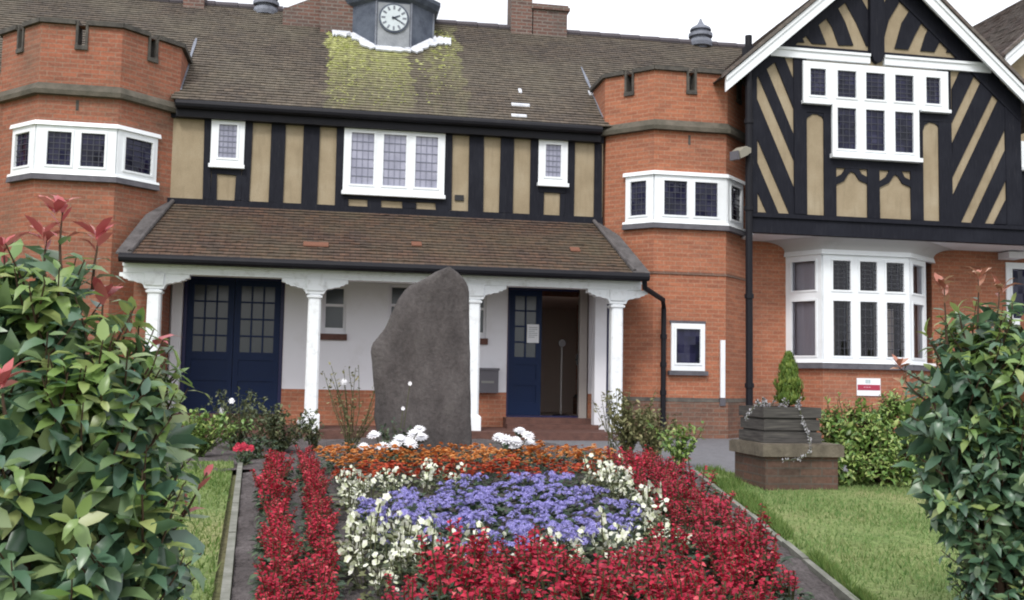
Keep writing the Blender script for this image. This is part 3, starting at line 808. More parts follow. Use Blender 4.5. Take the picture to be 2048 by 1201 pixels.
for xc, ya, yb in ((PL[4][0]+.03, 18.05, 19.8), (PR[1][0]-.03, 18.05, 19.8)):
    lead_line((xc, ya, zr_e+TAN*(ya-YE)), (xc, yb, zr_e+TAN*(yb-YE)), .022, lift=.012).build('lead_flashing', M['lead'], MR)

# --- chimneys, cowls
def chimney(px0, px1, ytop, ybot, Y, dep, parent=MR, over=.05, m_='brick_chimney'):
    x0, x1 = PX(px0, ybot, Y), PX(px1, ybot, Y); zt = PZ((px0+px1)/2, ytop, Y); zb = PZ((px0+px1)/2, ybot, Y)-.8
    f = Fr((0, Y), (1, 0)); q = MB()
    q.box(f, x0, x1, zb, zt-.12, -dep, 0); q.box(f, x0-over, x1+over, zt-.12, zt-.05, -dep-over, over); q.box(f, x0-over*.4, x1+over*.4, zt-.05, zt+.0, -dep-over*.4, over*.4)
    return q.build('chimney', M[m_], parent)
chimney(1022, 1064, -40, 60, 21.0, .5); chimney(1066, 1134, 10, 65, 21.02, .55)
chimney(366, 408, -50, 10, 21.0, .5)
chimney(642, 706, -60, 18, 20.4, .6)
# tiled cricket beside the chimney: a low brick and tile shoulder
q = MB(); f = Fr((0, 20.6), (1, 0)); q.prism(f, [(PX(566, 22, 20.6), PZ(566, 26, 20.6)-.3), (PX(645, 22, 20.6), PZ(645, 26, 20.6)-.5), (PX(645, 22, 20.6), PZ(640, -12, 20.6)), (PX(566, 22, 20.6), PZ(566, 18, 20.6))], -.5, 0)
q.build('chimney_shoulder', M['brick_chimney'], MR)
def cowl(px, py, Y, r):
    c = P(px, py, Y); q = MB()
    q.lathe(c, [(r*.62, -.5), (r*.62, -.12), (r*.95, -.12), (r, -.04), (r*.95, .03), (r*.72, .04), (r*.72, .09), (r*1.02, .10), (r*1.02, .17), (r*.7, .2), (r*.7, .24), (r*.92, .25), (r*.85, .3), (r*.35, .38), (.05, .44), (.02, .52)], 18)
    return q.build('vent_cowl', M['lead'], MR, smooth=False)
cowl(1401, 84, 21.2, .26); cowl(532, 22, 21.2, .26)

# --- clock turret
Cc = roof_pt(787, 101); half = (PX(822, 60, Cc.y)-PX(752, 60, Cc.y))/2; ap = half*(1+math.sqrt(2))
cc = Vector((PX(787, 60, Cc.y), Cc.y+ap, 0)); zc0, zct = Cc.z-.05, Cc.z+2.6
Rc = half/math.sin(math.pi/8)
ct = MB()
prof = [(Rc, zc0-.3), (Rc, Cc.z+.98), (Rc*1.10, Cc.z+1.03), (Rc*1.16, Cc.z+1.12), (Rc*1.16, Cc.z+1.2), (Rc*.9, Cc.z+1.3), (Rc*.85, Cc.z+1.9), (Rc*.5, Cc.z+2.2), (.05, zct)]
ct.lathe(cc, prof, 8, rot=math.pi/8)
CT = ct.build('clock_turret', M['lead_clock'], B)
rl = MB()
for k in range(8):
    a = math.pi/8+k*math.pi/4; p = cc+Vector((math.cos(a)*Rc, math.sin(a)*Rc, 0)); rl.tube([p+Vector((0,0,zc0)), p+Vector((0,0,Cc.z+.98))], .022, 6)
rl.build('lead_roll', M['lead'], CT)
fc = Fr((cc.x, Cc.y), (1, 0)); zcl = PZ(787, 38, Cc.y); rcl = (PX(814, 38, Cc.y)-PX(761, 38, Cc.y))/2
pn = MB(); pn.grid_holes(fc, -half+.03, half-.03, Cc.z+.06, Cc.z+.94, [], .012, 0); pn.box(fc, -half+.03, half-.03, Cc.z+.05, Cc.z+.95, -.01, .014); pn.build('panel', stone_mat('pale_lead_panel', (.2,.215,.24), (.32,.34,.37), 4, .6), CT)
def disc(mb, fr, s, z, r, d0, d1, n=28): mb.prism(fr, [(s+r*math.cos(2*math.pi*k/n), z+r*math.sin(2*math.pi*k/n)) for k in range(n)], d0, d1)
rim = MB(); disc(rim, fc, 0, zcl, rcl*1.14, 0, .045); rim.build('clock_rim', M['lead_clock'], CT)
cfc = MB(); disc(cfc, fc, 0, zcl, rcl, 0, .055); CF = cfc.build('clock_face', paint_mat('weathered_clock_dial', (.56,.62,.66), (.4,.43,.45), .6, .6, 9), CT)
hd = MB()
for k in range(12):
    a = k*math.pi/6; s, z = rcl*.8*math.sin(a), rcl*.8*math.cos(a); e = .018
    t = Vector((math.sin(a), math.cos(a))); nn = Vector((t.y, -t.x))
    pts = [Vector((s, z))+t*w*rcl*.15+nn*v*e for w, v in ((-1,-1),(-1,1),(1,1),(1,-1))]
    hd.prism(fc, [(p.x, zcl+p.y) for p in pts], .05, .06)
hd.build('hour_marks', M['lead'], CT)
hh = MB()
for ang, ln, w in ((R(118), rcl*.72, .014), (R(65), rcl*.5, .02)):
    t = Vector((math.sin(ang), math.cos(ang))); nn = Vector((t.y, -t.x))
    pts = [t*(-.04)+nn*w, t*ln+nn*w*.5, t*ln-nn*w*.5, t*(-.04)-nn*w]; hh.prism(fc, [(p.x, zcl+p.y) for p in pts], .055, .068)
hh.build('clock_hands', M['lead_clock'], CT)
# pale lead apron round its foot, lying on the tiles
ring = []
zz = lambda y: zr_e+TAN*(y-YE)
cor = [(-half-.0, 0), (half, 0), (ap, ap-half), (ap, ap+.1)]
def onroof(x, y): return (cc.x+x, Cc.y+y, zz(Cc.y+y))
for a, b in (((-half, 0), (half, 0)), ((half, 0), (ap, ap-half)), ((-half, 0), (-ap, ap-half)), ((ap, ap-half), (ap+.36, ap-half-.02)), ((-ap, ap-half), (-ap-.36, ap-half-.02))):
    sg = .0
    lead_line(onroof(a[0], a[1]-.05), onroof(b[0], b[1]-.05), .08 if a[1] == b[1] and a[0] == -half else .15, lift=.03).build('lead_apron', M['lead_light'], CT)

# --- porch
px_l, px_r = PX(243, 505, YEAVE), PX(1290, 548, YEAVE)
zpe = (PZ(245, 508, YEAVE)+PZ(1270, 549, YEAVE))/2      # tile edge at the eave
xa_, xb_ = X1(346, 415), X1(1186, 450)
tl = tile_slope((px_l+.12, YEAVE, zpe), (px_r-.18, YEAVE, zpe), (xb_, YT-.06, zpr), (xa_, YT-.06, zpr), nseg=80, course=.11, wob=.016)
PRF = tl.build('porch_roof', M['tile_porch'], B)
for x0, x1_, xt, xq, yq in ((px_l+.12, px_l-.02, xa_, PL[3][0], PL[3][1]), (px_r-.18, px_r+.02, xb_, PR[2][0], PR[2][1])):
    sg = 1 if x1_ > x0 else -1
    zq = zpe+(zpr-zpe)*(yq-YEAVE)/(YT-.06-YEAVE)
    top = [(x0-sg*.03, YEAVE-.02, zpe+.035), (x1_+sg*.06, YEAVE-.02, zpe+.03), (xt+sg*.34, YT-.55, zpr-(zpr-zpe)*.28+.03), (xt+sg*.1, YT-.1, zpr+.01), (xt-sg*.02, YT-.07, zpr+.04)]
    q = MB(); n_ = len(top); q.add(top+[(x, y, z-.03) for x, y, z in top], [tuple(range(n_)), tuple(range(2*n_-1, n_-1, -1))]+[(i, n_+i, n_+(i+1) % n_, (i+1) % n_) for i in range(n_)])
    q.build('lead_flashing', M['lead_hip'], PRF)
    # rolled lead along the hip
    q = MB(); q.tube([(x0, YEAVE, zpe+.05), (xt, YT-.07, zpr+.05)], .035, 8); q.build('lead_roll', M['lead_hip'], PRF)
# odd terracotta replacement tiles
for a, b in ((632, 490), (833, 489), (1150, 500)):
    d = ray(a, b); tn = (zpr-zpe)/(YT-.06-YEAVE); k = (zpe-EYE-tn*YEAVE+.035)/(d.z-tn*d.y); c = Vector((d.x*k, d.y*k, EYE+d.z*k))
    q = MB()
    w_ = .2 if a == 632 else .085
    v = []
    for dy in (-.055, .055):
        for dx in (-w_, w_):
            for h in (0, .018): v.append((c.x+dx, c.y+dy, c.z+dy*tn+h))
    q.add(v, [(0,1,3,2),(4,6,7,5),(0,4,5,1),(2,3,7,6),(1,5,7,3),(0,2,6,4)]); q.build('replacement_tile', mat('terracotta_tile', (.17,.078,.052), .85, .2), PRF)
gt = MB(); fe = Fr((0, YEAVE), (1, 0))
gt.tube([(px_l-.03, YEAVE-.02, zpe-.05), (px_r+.06, YEAVE-.02, zpe-.05)], .07, 10)
gt.box(fe, px_l-.02, px_r+.05, zbeam1+.01, zpe-.02, -.1, -.03)
gt.box(fe, px_l, px_r, zbeam1+.012, zbeam1+.03, -1.6, -.1)
gt.build('gutter', M['gutter'], PRF)
# beam and columns
FCOL = Fr((0, YCOL), (1, 0)); bx0, bx1 = PX(248, 535, YCOL), PX(1281, 572, YCOL)
bm = MB(); bm.box(FCOL, bx0, bx1, zbeam0, zbeam1, -.2, .05); bm.box(FCOL, bx0-.01, bx1+.01, zbeam1-.035, zbeam1+.008, -.01, .08)
bm.build('porch_beam', M['white_old'], B)
# porch ceiling
q = MB(); q.box(FCOL, bx0, bx1, zbeam1-.02, zbeam1+.005, -1.38, -.21); q.build('porch_ceiling', M['wall_white'], B)
def column(px, py=700):
    x = PX(px, py, YCOL); f = Fr((x, YCOL), (1, 0)); q = MB(); w = .105; ch = .028
    def oct_ring(w, c): return [(-w+c, -w), (w-c, -w), (w, -w+c), (w, w-c), (w-c, w), (-w+c, w), (-w, w-c), (-w, -w+c)]
    lev = [(zfloor-.02, .14, .005), (zfloor+.22, .14, .005), (zfloor+.26, w, ch), (zbeam0-.31, w*.95, ch), (zbeam0-.295, .122, .01), (zbeam0-.265, .125, .01), (zbeam0-.25, w*.97, ch), (zbeam0-.22, w*.97, ch), (zbeam0-.18, .14, .01), (zbeam0, .15, .005)]
    vs = []
    for z, w_, c_ in lev: vs += [(x+a, YCOL+.08+b, z) for a, b in oct_ring(w_, c_)]
    fs = [(i*8+k, i*8+(k+1) % 8, (i+1)*8+(k+1) % 8, (i+1)*8+k) for i in range(len(lev)-1) for k in range(8)]
    q.add(vs, fs); o = q.build('column', M['white_old'], B)
    h = [(.52, 0), (.52, -.075), (.47, -.082), (.455, -.115), (.40, -.125), (.385, -.155), (.31, -.16), (.27, -.185), (.2, -.195), (.165, -.23), (.14, -.3)]
    h = [(a_, b_*.78) for a_, b_ in h]; pts = [(s, zbeam0+z-.002) for s, z in h]+[(-s, zbeam0+z-.002) for s, z in reversed(h)]
    c = MB(); c.prism(f, pts, -.14, .035); c.build('capital_bracket', M['white_old'], o)
for px in (303, 626, 947, 1234): column(px)

# porch wall with doors
zct_ = zpr-.02
dl = (PX(363, 690, YT), PX(566, 690, YT), zsill, PZ(467, 558, YT)+.05)
dr = (PX(1014, 700, YT), PX(1176, 700, YT), zsill, PZ(1090, 578, YT)+.03)
w2 = (PX(646, 620, YT), PX(692, 620, YT), PZ(670, 668, YT), PZ(670, 572, YT))
w3 = (PX(778, 620, YT), PX(842, 620, YT), PZ(800, 670, YT), PZ(800, 570, YT))
w4 = (PX(925, 620, YT), PX(973, 620, YT), PZ(962, 677, YT), PZ(962, 577, YT))
px0w, px1w = PX(318, 690, YT), PX(1212, 690, YT)
q = MB(); q.grid_holes(FT, px0w, px1w, zdado, zct_, [dl, dr, w2, w3, w4], 0, .15); q.build('porch_wall', M['wall_white'], B)
q = MB(); q.grid_holes(FT, px0w, px1w, .5, zdado, [dl, dr], .012, .15); q.box(FT, px0w, dl[0], zdado-.001, zdado+.02, .0, .03) if False else None
q.build('brick_dado', M['brick'], B)
for wv in (w2, w3, w4):
    c = (wv[2]+wv[3])/2+.08; t = .045
    window([(FT, *wv, [(wv[0]+t, wv[1]-t, wv[2]+t+.06, c-t/2), (wv[0]+t, wv[1]-t, c+t/2, wv[3]-t)], -.05, None)], name='window', glass=M['glass_door'], sash=False,
           frame=M['wall_white'], sill=(M['paving'], lambda mb: mb.box(FT, wv[0]-.03, wv[1]+.03, wv[2]-.11, wv[2]-.003, -.08, .05)))
# brick pier at the left end of the porch
q = MB(); q.box(FCOL, PX(262, 690, 17.2), PX(322, 690, 17.2), .5, zbeam1-.05, -1.4, -.6); q.build('porch_pier', M['brick_left'], B)
# floor and steps
q = MB(); q.box(FT, px_l, px_r+.2, .3, zfloor, 0, YT-16.25); q.build('porch_floor', M['paving'], B)
for a, b in (dl[:2], dr[:2]):
    q = MB(); q.box(FT, a-.05, b+.02, .5, zsill-.002, -.3, .32); q.box(FT, a-.08, b+.05, .5, (zsill+zfloor)/2-.01, .321, .62); q.build('door_step', M['paving'], B)
# left double door
def door_leaf(s0, s1, z0, z1, d, nx, nz, zmid, fr, name='door', glaze=True):
    t = .09; pan = []
    lights = []
    gw = (s1-s0-2*t); gh = z1-t-zmid
    for i in range(nx):
        for j in range(nz):
            lights.append((s0+t+gw*i/nx+.014, s0+t+gw*(i+1)/nx-.014, zmid+gh*j/nz+.014, zmid+gh*(j+1)/nz-.014))
    q = MB(); zlo = z0+.22; zhi = zmid-.12; zm = (zlo+zhi)/2+.02
    rec = [(s0+t, s1-t, zlo, zm-.05), (s0+t, s1-t, zm+.05, zhi)]
    q.grid_holes(fr, s0, s1, z0, z1, lights+rec, d, .045, 0, True)
    for r_ in rec: q.add([fr.p(r_[0], r_[2], d-.018), fr.p(r_[1], r_[2], d-.018), fr.p(r_[1], r_[3], d-.018), fr.p(r_[0], r_[3], d-.018)], [(0,1,2,3)])
    o = q.build(name, M['navy'], B)
    g = MB()
    for l_ in lights: g.add([fr.p(l_[0], l_[2], d-.02), fr.p(l_[1], l_[2], d-.02), fr.p(l_[1], l_[3], d-.02), fr.p(l_[0], l_[3], d-.02)], [(0,1,2,3)])
    g.build('glazing', M['glass_door'], o)
    return o
zm_l = PZ(465, 706, YT); tf = .06; cL = (dl[0]+dl[1])/2
q = MB(); q.grid_holes(FT, dl[0], dl[1], dl[2]-.0, dl[3], [(dl[0]+tf, dl[1]-tf, dl[2]+.03, dl[3]-tf)], -.04, .1, 0, True); q.build('door_frame', M['navy_dark'], B)
door_leaf(dl[0]+tf+.003, cL-.004, dl[2]+.035, dl[3]-tf-.003, -.055, 3, 4, zm_l, FT); door_leaf(cL+.004, dl[1]-tf-.003, dl[2]+.035, dl[3]-tf-.003, -.055, 3, 4, zm_l, FT)
q = MB(); q.box(FT, PX(342, 690, YT), dl[0]-.005, zfloor, zbeam1-.06, -.02, .10); q.build('door_post', M['white'], B)
# right doorway: left leaf shut, right leaf folded back inside
zm_r = PZ(1050, 716, YT); leafx = PX(1084, 700, YT)
q = MB(); q.grid_holes(FT, dr[0], dr[1], dr[2], dr[3], [(dr[0]+.04, dr[1]-.07, dr[2]+.03, dr[3]-.06)], -.04, .1, 0, True); q.build('door_frame', M['navy_dark'], B)
RD = door_leaf(dr[0]+.043, leafx, dr[2]+.035, dr[3]-.065, -.055, 2, 4, zm_r, FT)
q = MB(); fd = Fr((dr[1]-.10, YT+.12), (.22, 1)); q.box(fd, 0, .78, dr[2]+.035, dr[3]-.065, -.04, 0); lf = q.build('door', M['beige_door'], B); tag(lf, 'pale door leaf folded back inside the right doorway')
q = MB(); q.box(fd, .03, .07, zsill+.95, zsill+1.15, -.08, -.03); q.box(fd, .03, .06, zsill+1.03, zsill+1.06, -.1, -.04); q.build('handle', M['black_metal'], lf)
q = MB(); q.box(FT, PX(1158, 700, YT), PX(1173, 700, YT), zsill-.05, dr[3]-.02, -.03, .05); q.build('door_post', M['beige_door'], B)
q = MB(); q.box(FT, PX(1190, 700, 17.4), PX(1213, 700, 17.4), zfloor, zbeam1-.06, .4, .6); q.build('porch_pilaster', M['wall_white'], B)
q = MB(); q.box(FT, PX(1214, 700, 17.5), PX(1225, 700, 17.5), zfloor, zbeam1-.06, .3, .5); q.build('door_post', M['navy_dark'], B)
# hall behind the open leaf
q = MB(); a, b = dr[0]-.5, dr[1]+.6
q.add([(a, YT+.16, zsill), (b, YT+.16, zsill), (b, 21.2, zsill), (a, 21.2, zsill), (a, YT+.16, 3.1), (b, YT+.16, 3.1), (b, 21.2, 3.1), (a, 21.2, 3.1)], [(0,1,2,3),(7,6,5,4),(3,2,6,7),(0,3,7,4),(1,5,6,2)])
q.build('hall_interior', M['dark_in'], B)
q = MB(); q.box(FT, PX(350, 690, YT), PX(1000, 690, YT), zsill, zct_, -.6, -.55); q.build('inner_wall', M['dark_in'], B)

# --- ground floor brick wall of the wing, with its bay window
zjb = (PZ(1512, 466, YG)+PZ(2040, 492, YG))/2          # underside of the bressummer
zjt = (PZ(1512, 432, YG)+PZ(2040, 456, YG))/2
bay_xl, bay_xr = PX(1573, 620, YT), PX(1863, 620, YT)
YBAY = 17.35
bf0, bf1 = PX(1645, 620, YBAY), PX(1817, 620, YBAY)
zb0, zb1 = (PZ(1660, 727, YBAY)+PZ(1815, 730, YBAY))/2, (PZ(1640, 502, YBAY)+PZ(1815, 510, YBAY))/2
wx1 = 18.0; w5x0 = PX(2010, 580, YT)
w5 = (w5x0, w5x0+1.5, PZ(2020, 650, YT), PZ(2020, 526, YT))
q = MB(); q.grid_holes(FT, PR[4][0]-.3, wx1, .4, zjb+.1, [(bay_xl, bay_xr, zb0, zb1), w5], .02, .2); q.build('brick_wall', M['brick'], B)
q = MB(); q.box(FT, PR[4][0]-.25, wx1, .4, zpl-.05, -.1, .075); q.build('plinth', M['brick_plinth'], B)
bpoly = [(bay_xl, YT), (bf0, YBAY), (bf1, YBAY), (bay_xr, YT)]
q = MB()
for a, b in zip(bpoly, bpoly[1:]):
    fr = Fr(a, (b[0]-a[0], b[1]-a[1])); q.grid_holes(fr, 0, math.dist(a, b), .4, zb0, [], 0, 0)
q.add([(x, y, zb0-.003) for x, y in bpoly], [(0,1,2,3)])
q.build('bay_base', M['brick'], B)
zt0, zt1 = PZ(1735, 598, YBAY), PZ(1735, 585, YBAY)
ztr0, ztr1 = PZ(1735, 600, YBAY), PZ(1735, 584, YBAY)
zlo0, zlo1 = PZ(1735, 714, YBAY), PZ(1735, 604, YBAY); zup0, zup1 = PZ(1735, 583, YBAY), PZ(1735, 524, YBAY)
parts = []
fr1 = Fr(bpoly[0], (bf0-bay_xl, YBAY-YT)); L1 = math.dist(bpoly[0], bpoly[1])
parts.append((fr1, 0, L1, zb0, zb1, [(.13, L1-.12, zlo0, zlo1), (.13, L1-.12, zup0, zup1)], .03, None))
fr2 = Fr(bpoly[1], (1, 0)); L2 = bf1-bf0
lx = [(PX(a, 620, YBAY)-bf0, PX(b, 620, YBAY)-bf0) for a, b in ((1664, 1700), (1718, 1753), (1771, 1807))]
parts.append((fr2, 0, L2, zb0, zb1, [(a, b, zlo0, zlo1) for a, b in lx]+[(a, b, zup0, zup1) for a, b in lx], .0305, (3, 7)))
fr3 = Fr(bpoly[2], (bay_xr-bf1, YT-YBAY))
parts.append((fr3, 0, L1, zb0, zb1, [(.12, L1-.13, zlo0, zlo1), (.12, L1-.13, zup0, zup1)], .031, None))
bw = window(parts, name='bay_window', glass=M['glass_clear'], sill=(M['sill_stone'], lambda mb: band(mb, bpoly, zb0-.1, zb0-.006, -.02, .09, top_d=.07)))
tag(bw, 'large two tier bay window of the ground floor under the gable')
q = MB(); band(q, bpoly, zb1-.06, zb1+.03, -.01, .09, top_d=.06); q.build('moulding', M['white'], bw); q = MB(); band(q, bpoly, zb0+.002, zb0+.05, .03, .08, top_d=.065); q.build('moulding', M['white'], bw)
def curtain(pts, z0, z1, amp=.03, freq=38, m_='curtain'):
    q = MB(); n_ = 40; a, b = Vector(pts[0]), Vector(pts[1]); t = (b-a).normalized(); nn = Vector((t.y, -t.x)); vs = []
    for i in range(n_+1):
        p = a.lerp(b, i/n_); o = math.sin(i/n_*(b-a).length*freq)*amp+random.uniform(-.006, .006)
        vs += [(p.x+nn.x*o, p.y+nn.y*o, z0), (p.x+nn.x*o*.7, p.y+nn.y*o*.7, z1)]
    q.add(vs, [(2*i, 2*i+2, 2*i+3, 2*i+1) for i in range(n_)]); return q.build('curtain', M[m_], bw, smooth=True)
def ins(fr, s, d): p = fr.p(s, 0, d); return (p.x, p.y)
curtain((ins(fr1, .04, -.16), ins(fr1, L1-.06, -.16)), zb0, zb1, .012, 20, 'net')
curtain((ins(fr3, .06, -.16), ins(fr3, L1-.04, -.16)), zb0, zb1, .012, 20, 'net')
curtain((ins(fr2, .05, -.22), ins(fr2, .36, -.22)), zb0, zlo1+.02); curtain((ins(fr2, .62, -.26), ins(fr2, .88, -.26)), zb0, zlo1-.15)
curtain((ins(fr2, L2-.42, -.24), ins(fr2, L2-.16, -.24)), zb0, zlo1-.1)
q = MB(); q.add([(bay_xl-.3, YT+.3, zb0-.05), (bay_xr+.3, YT+.3, zb0-.05), (bay_xr+.3, YT+.3, zb1+.1), (bay_xl-.3, YT+.3, zb1+.1)], [(0,1,2,3)]); q.build('dark_room_backing', mat('dim_room', (.012,.012,.022), .8, .2), bw)  # flat near-black sheet, the unlit room's darkness put into its colour
# coved white soffit between bay head and bressummer, shading put into its grey
q = MB(); out = [(bay_xl-.45, YG+.03), (bay_xl-.45, YG+.03), (bay_xr+.45, YG+.03), (bay_xr+.45, YG+.03)]
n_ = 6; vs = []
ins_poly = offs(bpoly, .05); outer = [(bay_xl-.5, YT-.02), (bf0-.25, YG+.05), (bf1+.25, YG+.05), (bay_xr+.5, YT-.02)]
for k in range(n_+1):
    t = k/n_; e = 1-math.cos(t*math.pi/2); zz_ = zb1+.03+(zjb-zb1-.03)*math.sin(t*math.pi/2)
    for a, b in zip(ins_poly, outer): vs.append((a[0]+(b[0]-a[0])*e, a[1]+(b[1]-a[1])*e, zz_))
q.add(vs, [(k*4+i, k*4+i+1, k*4+5+i, k*4+4+i) for k in range(n_) for i in range(3)]); q.build('cove', paint_mat('shaded_cove_plaster', (.50,.49,.50), (.35,.33,.32), .6, .9, 2), B, smooth=True)
q = MB(); q.box(FG, PR[4][0]-.2, wx1, zjb+.005, zjb+.03, -1.0, -.02); q.build('soffit', M['wall_white'], B)
# second ground floor window (at the right edge)
window([(FT, *w5, [(w5[0]+.12, w5[0]+.62, w5[2]+.12, w5[3]-.12), (w5[0]+.72, w5[1]-.12, w5[2]+.12, w5[3]-.12)], .05, None)], name='window',
       sill=(M['sill_stone'], lambda mb: mb.box(FT, w5[0]-.05, w5[1]+.05, w5[2]-.08, w5[2]-.003, 0, .12)))
q = MB(); q.box(FT, w5[0]-.15, w5[0]+.2, w5[3]+.05, zjb-.02, .0, .35); q.build('corbel', M['wall_white'], B)

# --- gable wing, upper floor
C4 = lambda cx, cy: (1440+cx/2.4013, cy/2.4013)
def GV(cx, cy): p = P(*C4(cx, cy), YG); return (p.x, p.z)
gxl, gxr = GV(165, 700)[0], GV(1372, 700)[0]
apx = P(1768, -111, YBARGE); bL = P(1452, 141, YBARGE); bR = P(2048, 185, YBARGE)
apex_x = apx.x; slope = ((apx.z-bL.z)/(apx.x-bL.x)+(apx.z-bR.z)/(bR.x-apx.x))/2; zap = apx.z
gxr_full = gxr+.30
gz = lambda x, d=.0: zap-d-slope*abs(x-apex_x)
wt = [(GV(390, 400)[0], GV(1083, 400)[0], (GV(395, 497)[1]+GV(1085, 543)[1])/2, (GV(390, 303)[1]+GV(1080, 347)[1])/2)]
wt.append((GV(530, 640)[0], GV(945, 640)[0], (GV(530, 752)[1]+GV(945, 778)[1])/2, wt[0][2]))
# render sheet: rectangle below, triangle above
q = MB(); zeq = gz(gxl, .25)
q.grid_holes(FG, gxl-.1, gxr_full, zjb+.05, min(gz(gxl), gz(gxr_full))-.25, wt, 0, .12)
zmn = min(gz(gxl), gz(gxr_full))-.25
hol_top = wt[0][3]
if hol_top > zmn:
    # the window reaches above the eaves line: split the triangle round it
    a0, a1 = wt[0][0], wt[0][1]
    zt_ = hol_top+.02
    q.prism(FG, [(gxl-.1, zmn), (a0, zmn), (a0, zt_), (gxl-.1+max(0, (zt_-zmn)/slope*.0), zt_)], -.04, -.001)
    q.prism(FG, [(a1, zmn), (gxr_full, zmn), (gxr_full, zt_), (a1, zt_)], -.04, -.001)
    zmn2 = zt_
    q.prism(FG, [(apex_x-(zap-.05-zmn2)/slope, zmn2), (apex_x+(zap-.05-zmn2)/slope, zmn2), (apex_x, zap-.05)], -.04, -.0005)
else:
    q.prism(FG, [(apex_x-(zap-.05-zmn)/slope, zmn), (apex_x+(zap-.05-zmn)/slope, zmn), (apex_x, zap-.05)], -.04, -.001)
GW = q.build('gable_wall', M['render'], B)

def clip(poly, xmin, xmax, zmin, zmax):
    def cl(pl, f, inter):
        o = []
        for i, p in enumerate(pl):
            a, b = pl[i-1], p
            if f(b):
                if not f(a): o.append(inter(a, b))
                o.append(b)
            elif f(a): o.append(inter(a, b))
        return o
    def ix(v): return lambda a, b: (v, a[1]+(b[1]-a[1])*(v-a[0])/(b[0]-a[0]))
    def iz(v): return lambda a, b: (a[0]+(b[0]-a[0])*(v-a[1])/(b[1]-a[1]), v)
    for f, i in ((lambda p: p[0] >= xmin, ix(xmin)), (lambda p: p[0] <= xmax, ix(xmax)), (lambda p: p[1] >= zmin, iz(zmin)), (lambda p: p[1] <= zmax, iz(zmax))):
        if poly: poly = cl(poly, f, i)
    return poly
ztie0 = (GV(240, 280)[1]+GV(1275, 350)[1])/2; ztie1 = (GV(240, 236)[1]+GV(1275, 303)[1])/2
zrt = (GV(412, 1036)[1]+GV(1050, 1062)[1])/2       # top of the bottom rail
tbox('timber_rail', gxl-.08, gxr_full, zjt+.004, zrt, FG, GW, .02)
q = MB(); q.box(FG, gxl-.12, wx1, zjb, zjt, -.05, .10); q.box(FG, gxl-.12, wx1, zjt-.05, zjt+.02, -.02, .14); q.build('bressummer', M['timber'], GW)
for a, b in ((352, 412), (1050, 1112)): tbox('timber_post', GV(a, 800)[0], GV(b, 800)[0], zrt, ztie0, FG, GW)
for a, b in ((498, 553), (912, 972)): tbox('timber_post', GV(a, 900)[0], GV(b, 900)[0], zrt, wt[0][2], FG, GW)
tbox('timber_post', GV(705, 950)[0], GV(765, 950)[0], zrt, wt[1][2]-.02, FG, GW)
tbox('timber_post', gxl-.08, GV(176, 700)[0], zrt, GV(170, 300)[1], FG, GW)
tbox('timber_post', GV(1370, 800)[0], gxr_full, zrt, GV(1372, 470)[1], FG, GW)
zur = (GV(560, 808)[1]+GV(910, 828)[1])/2
tbox('timber_rail', GV(545, 780)[0], GV(920, 800)[0], zur, wt[1][2]+.01, FG, GW, .025)
tbox('timber_rail', GV(355, 520)[0], GV(540, 520)[0], GV(450, 545)[1], wt[0][2]+.01, FG, GW, .025)
tbox('timber_rail', GV(935, 560)[0], GV(1110, 560)[0], GV(1010, 585)[1], wt[0][2]+.01, FG, GW, .025)
# rounded heads of the two tall panels
for a, b, t in ((412, 498, 550), (972, 1050, 590)):
    xA, xB = GV(a, t)[0], GV(b, t)[0]; zt_ = GV((a+b)/2, t)[1]; r_ = (xB-xA)/2; cx = (xA+xB)/2; cz = zt_-r_
    for sg in (-1, 1):
        arc = [(cx+sg*r_*math.cos(k*math.pi/12), cz+r_*math.sin(k*math.pi/12)) for k in range(7)]
        timber('timber_spandrel', [(cx+sg*r_*1.02, cz)]+[(cx+sg*r_*1.02, zt_+.03), (cx, zt_+.03)]+arc[::-1][:-1], FG, GW, .02)
# arched braces under the lower window
for a, b, o in ((553, 706, 0), (765, 913, 14)):
    m_ = (a+b)/2
    for e, sg in ((a, 1), (b, -1)):
        pts = [(e-sg*3, 890+o), (e-sg*3, 856+o), (e+sg*28, 838+o), (e+sg*52, 800+o), (m_, 800+o), (m_, 826+o), (e+sg*62, 838+o), (e+sg*40, 868+o)]
        timber('timber_brace', [GV(*p) for p in pts], FG, GW, .02)
# raking struts either side
def rake(x_ref, ys, sl, xa, xb, zmin, zmax, d=.02):
    for y0, y1 in ys:
        pts = [(xa, y0+(xa-x_ref)*sl), (xb, y0+(xb-x_ref)*sl), (xb, y1+(xb-x_ref)*sl), (xa, y1+(xa-x_ref)*sl)]
        pl = clip([GV(*p) for p in pts], gxl-.05, gxr_full-.02, zmin, zmax)
        if len(pl) > 2: timber('timber_strut', pl, FG, GW, d)
rake(350, [(385, 520), (640, 770), (890, 1075), (1190, 1330)], 2.37, 170, 354, zrt-.01, ztie0+.02)
rake(1115, [(420, 580), (680, 855), (935, 1145), (1250, 1400), (1495, 1700)], -2.1, 1111, 1372, zrt-.01, ztie0+.02)
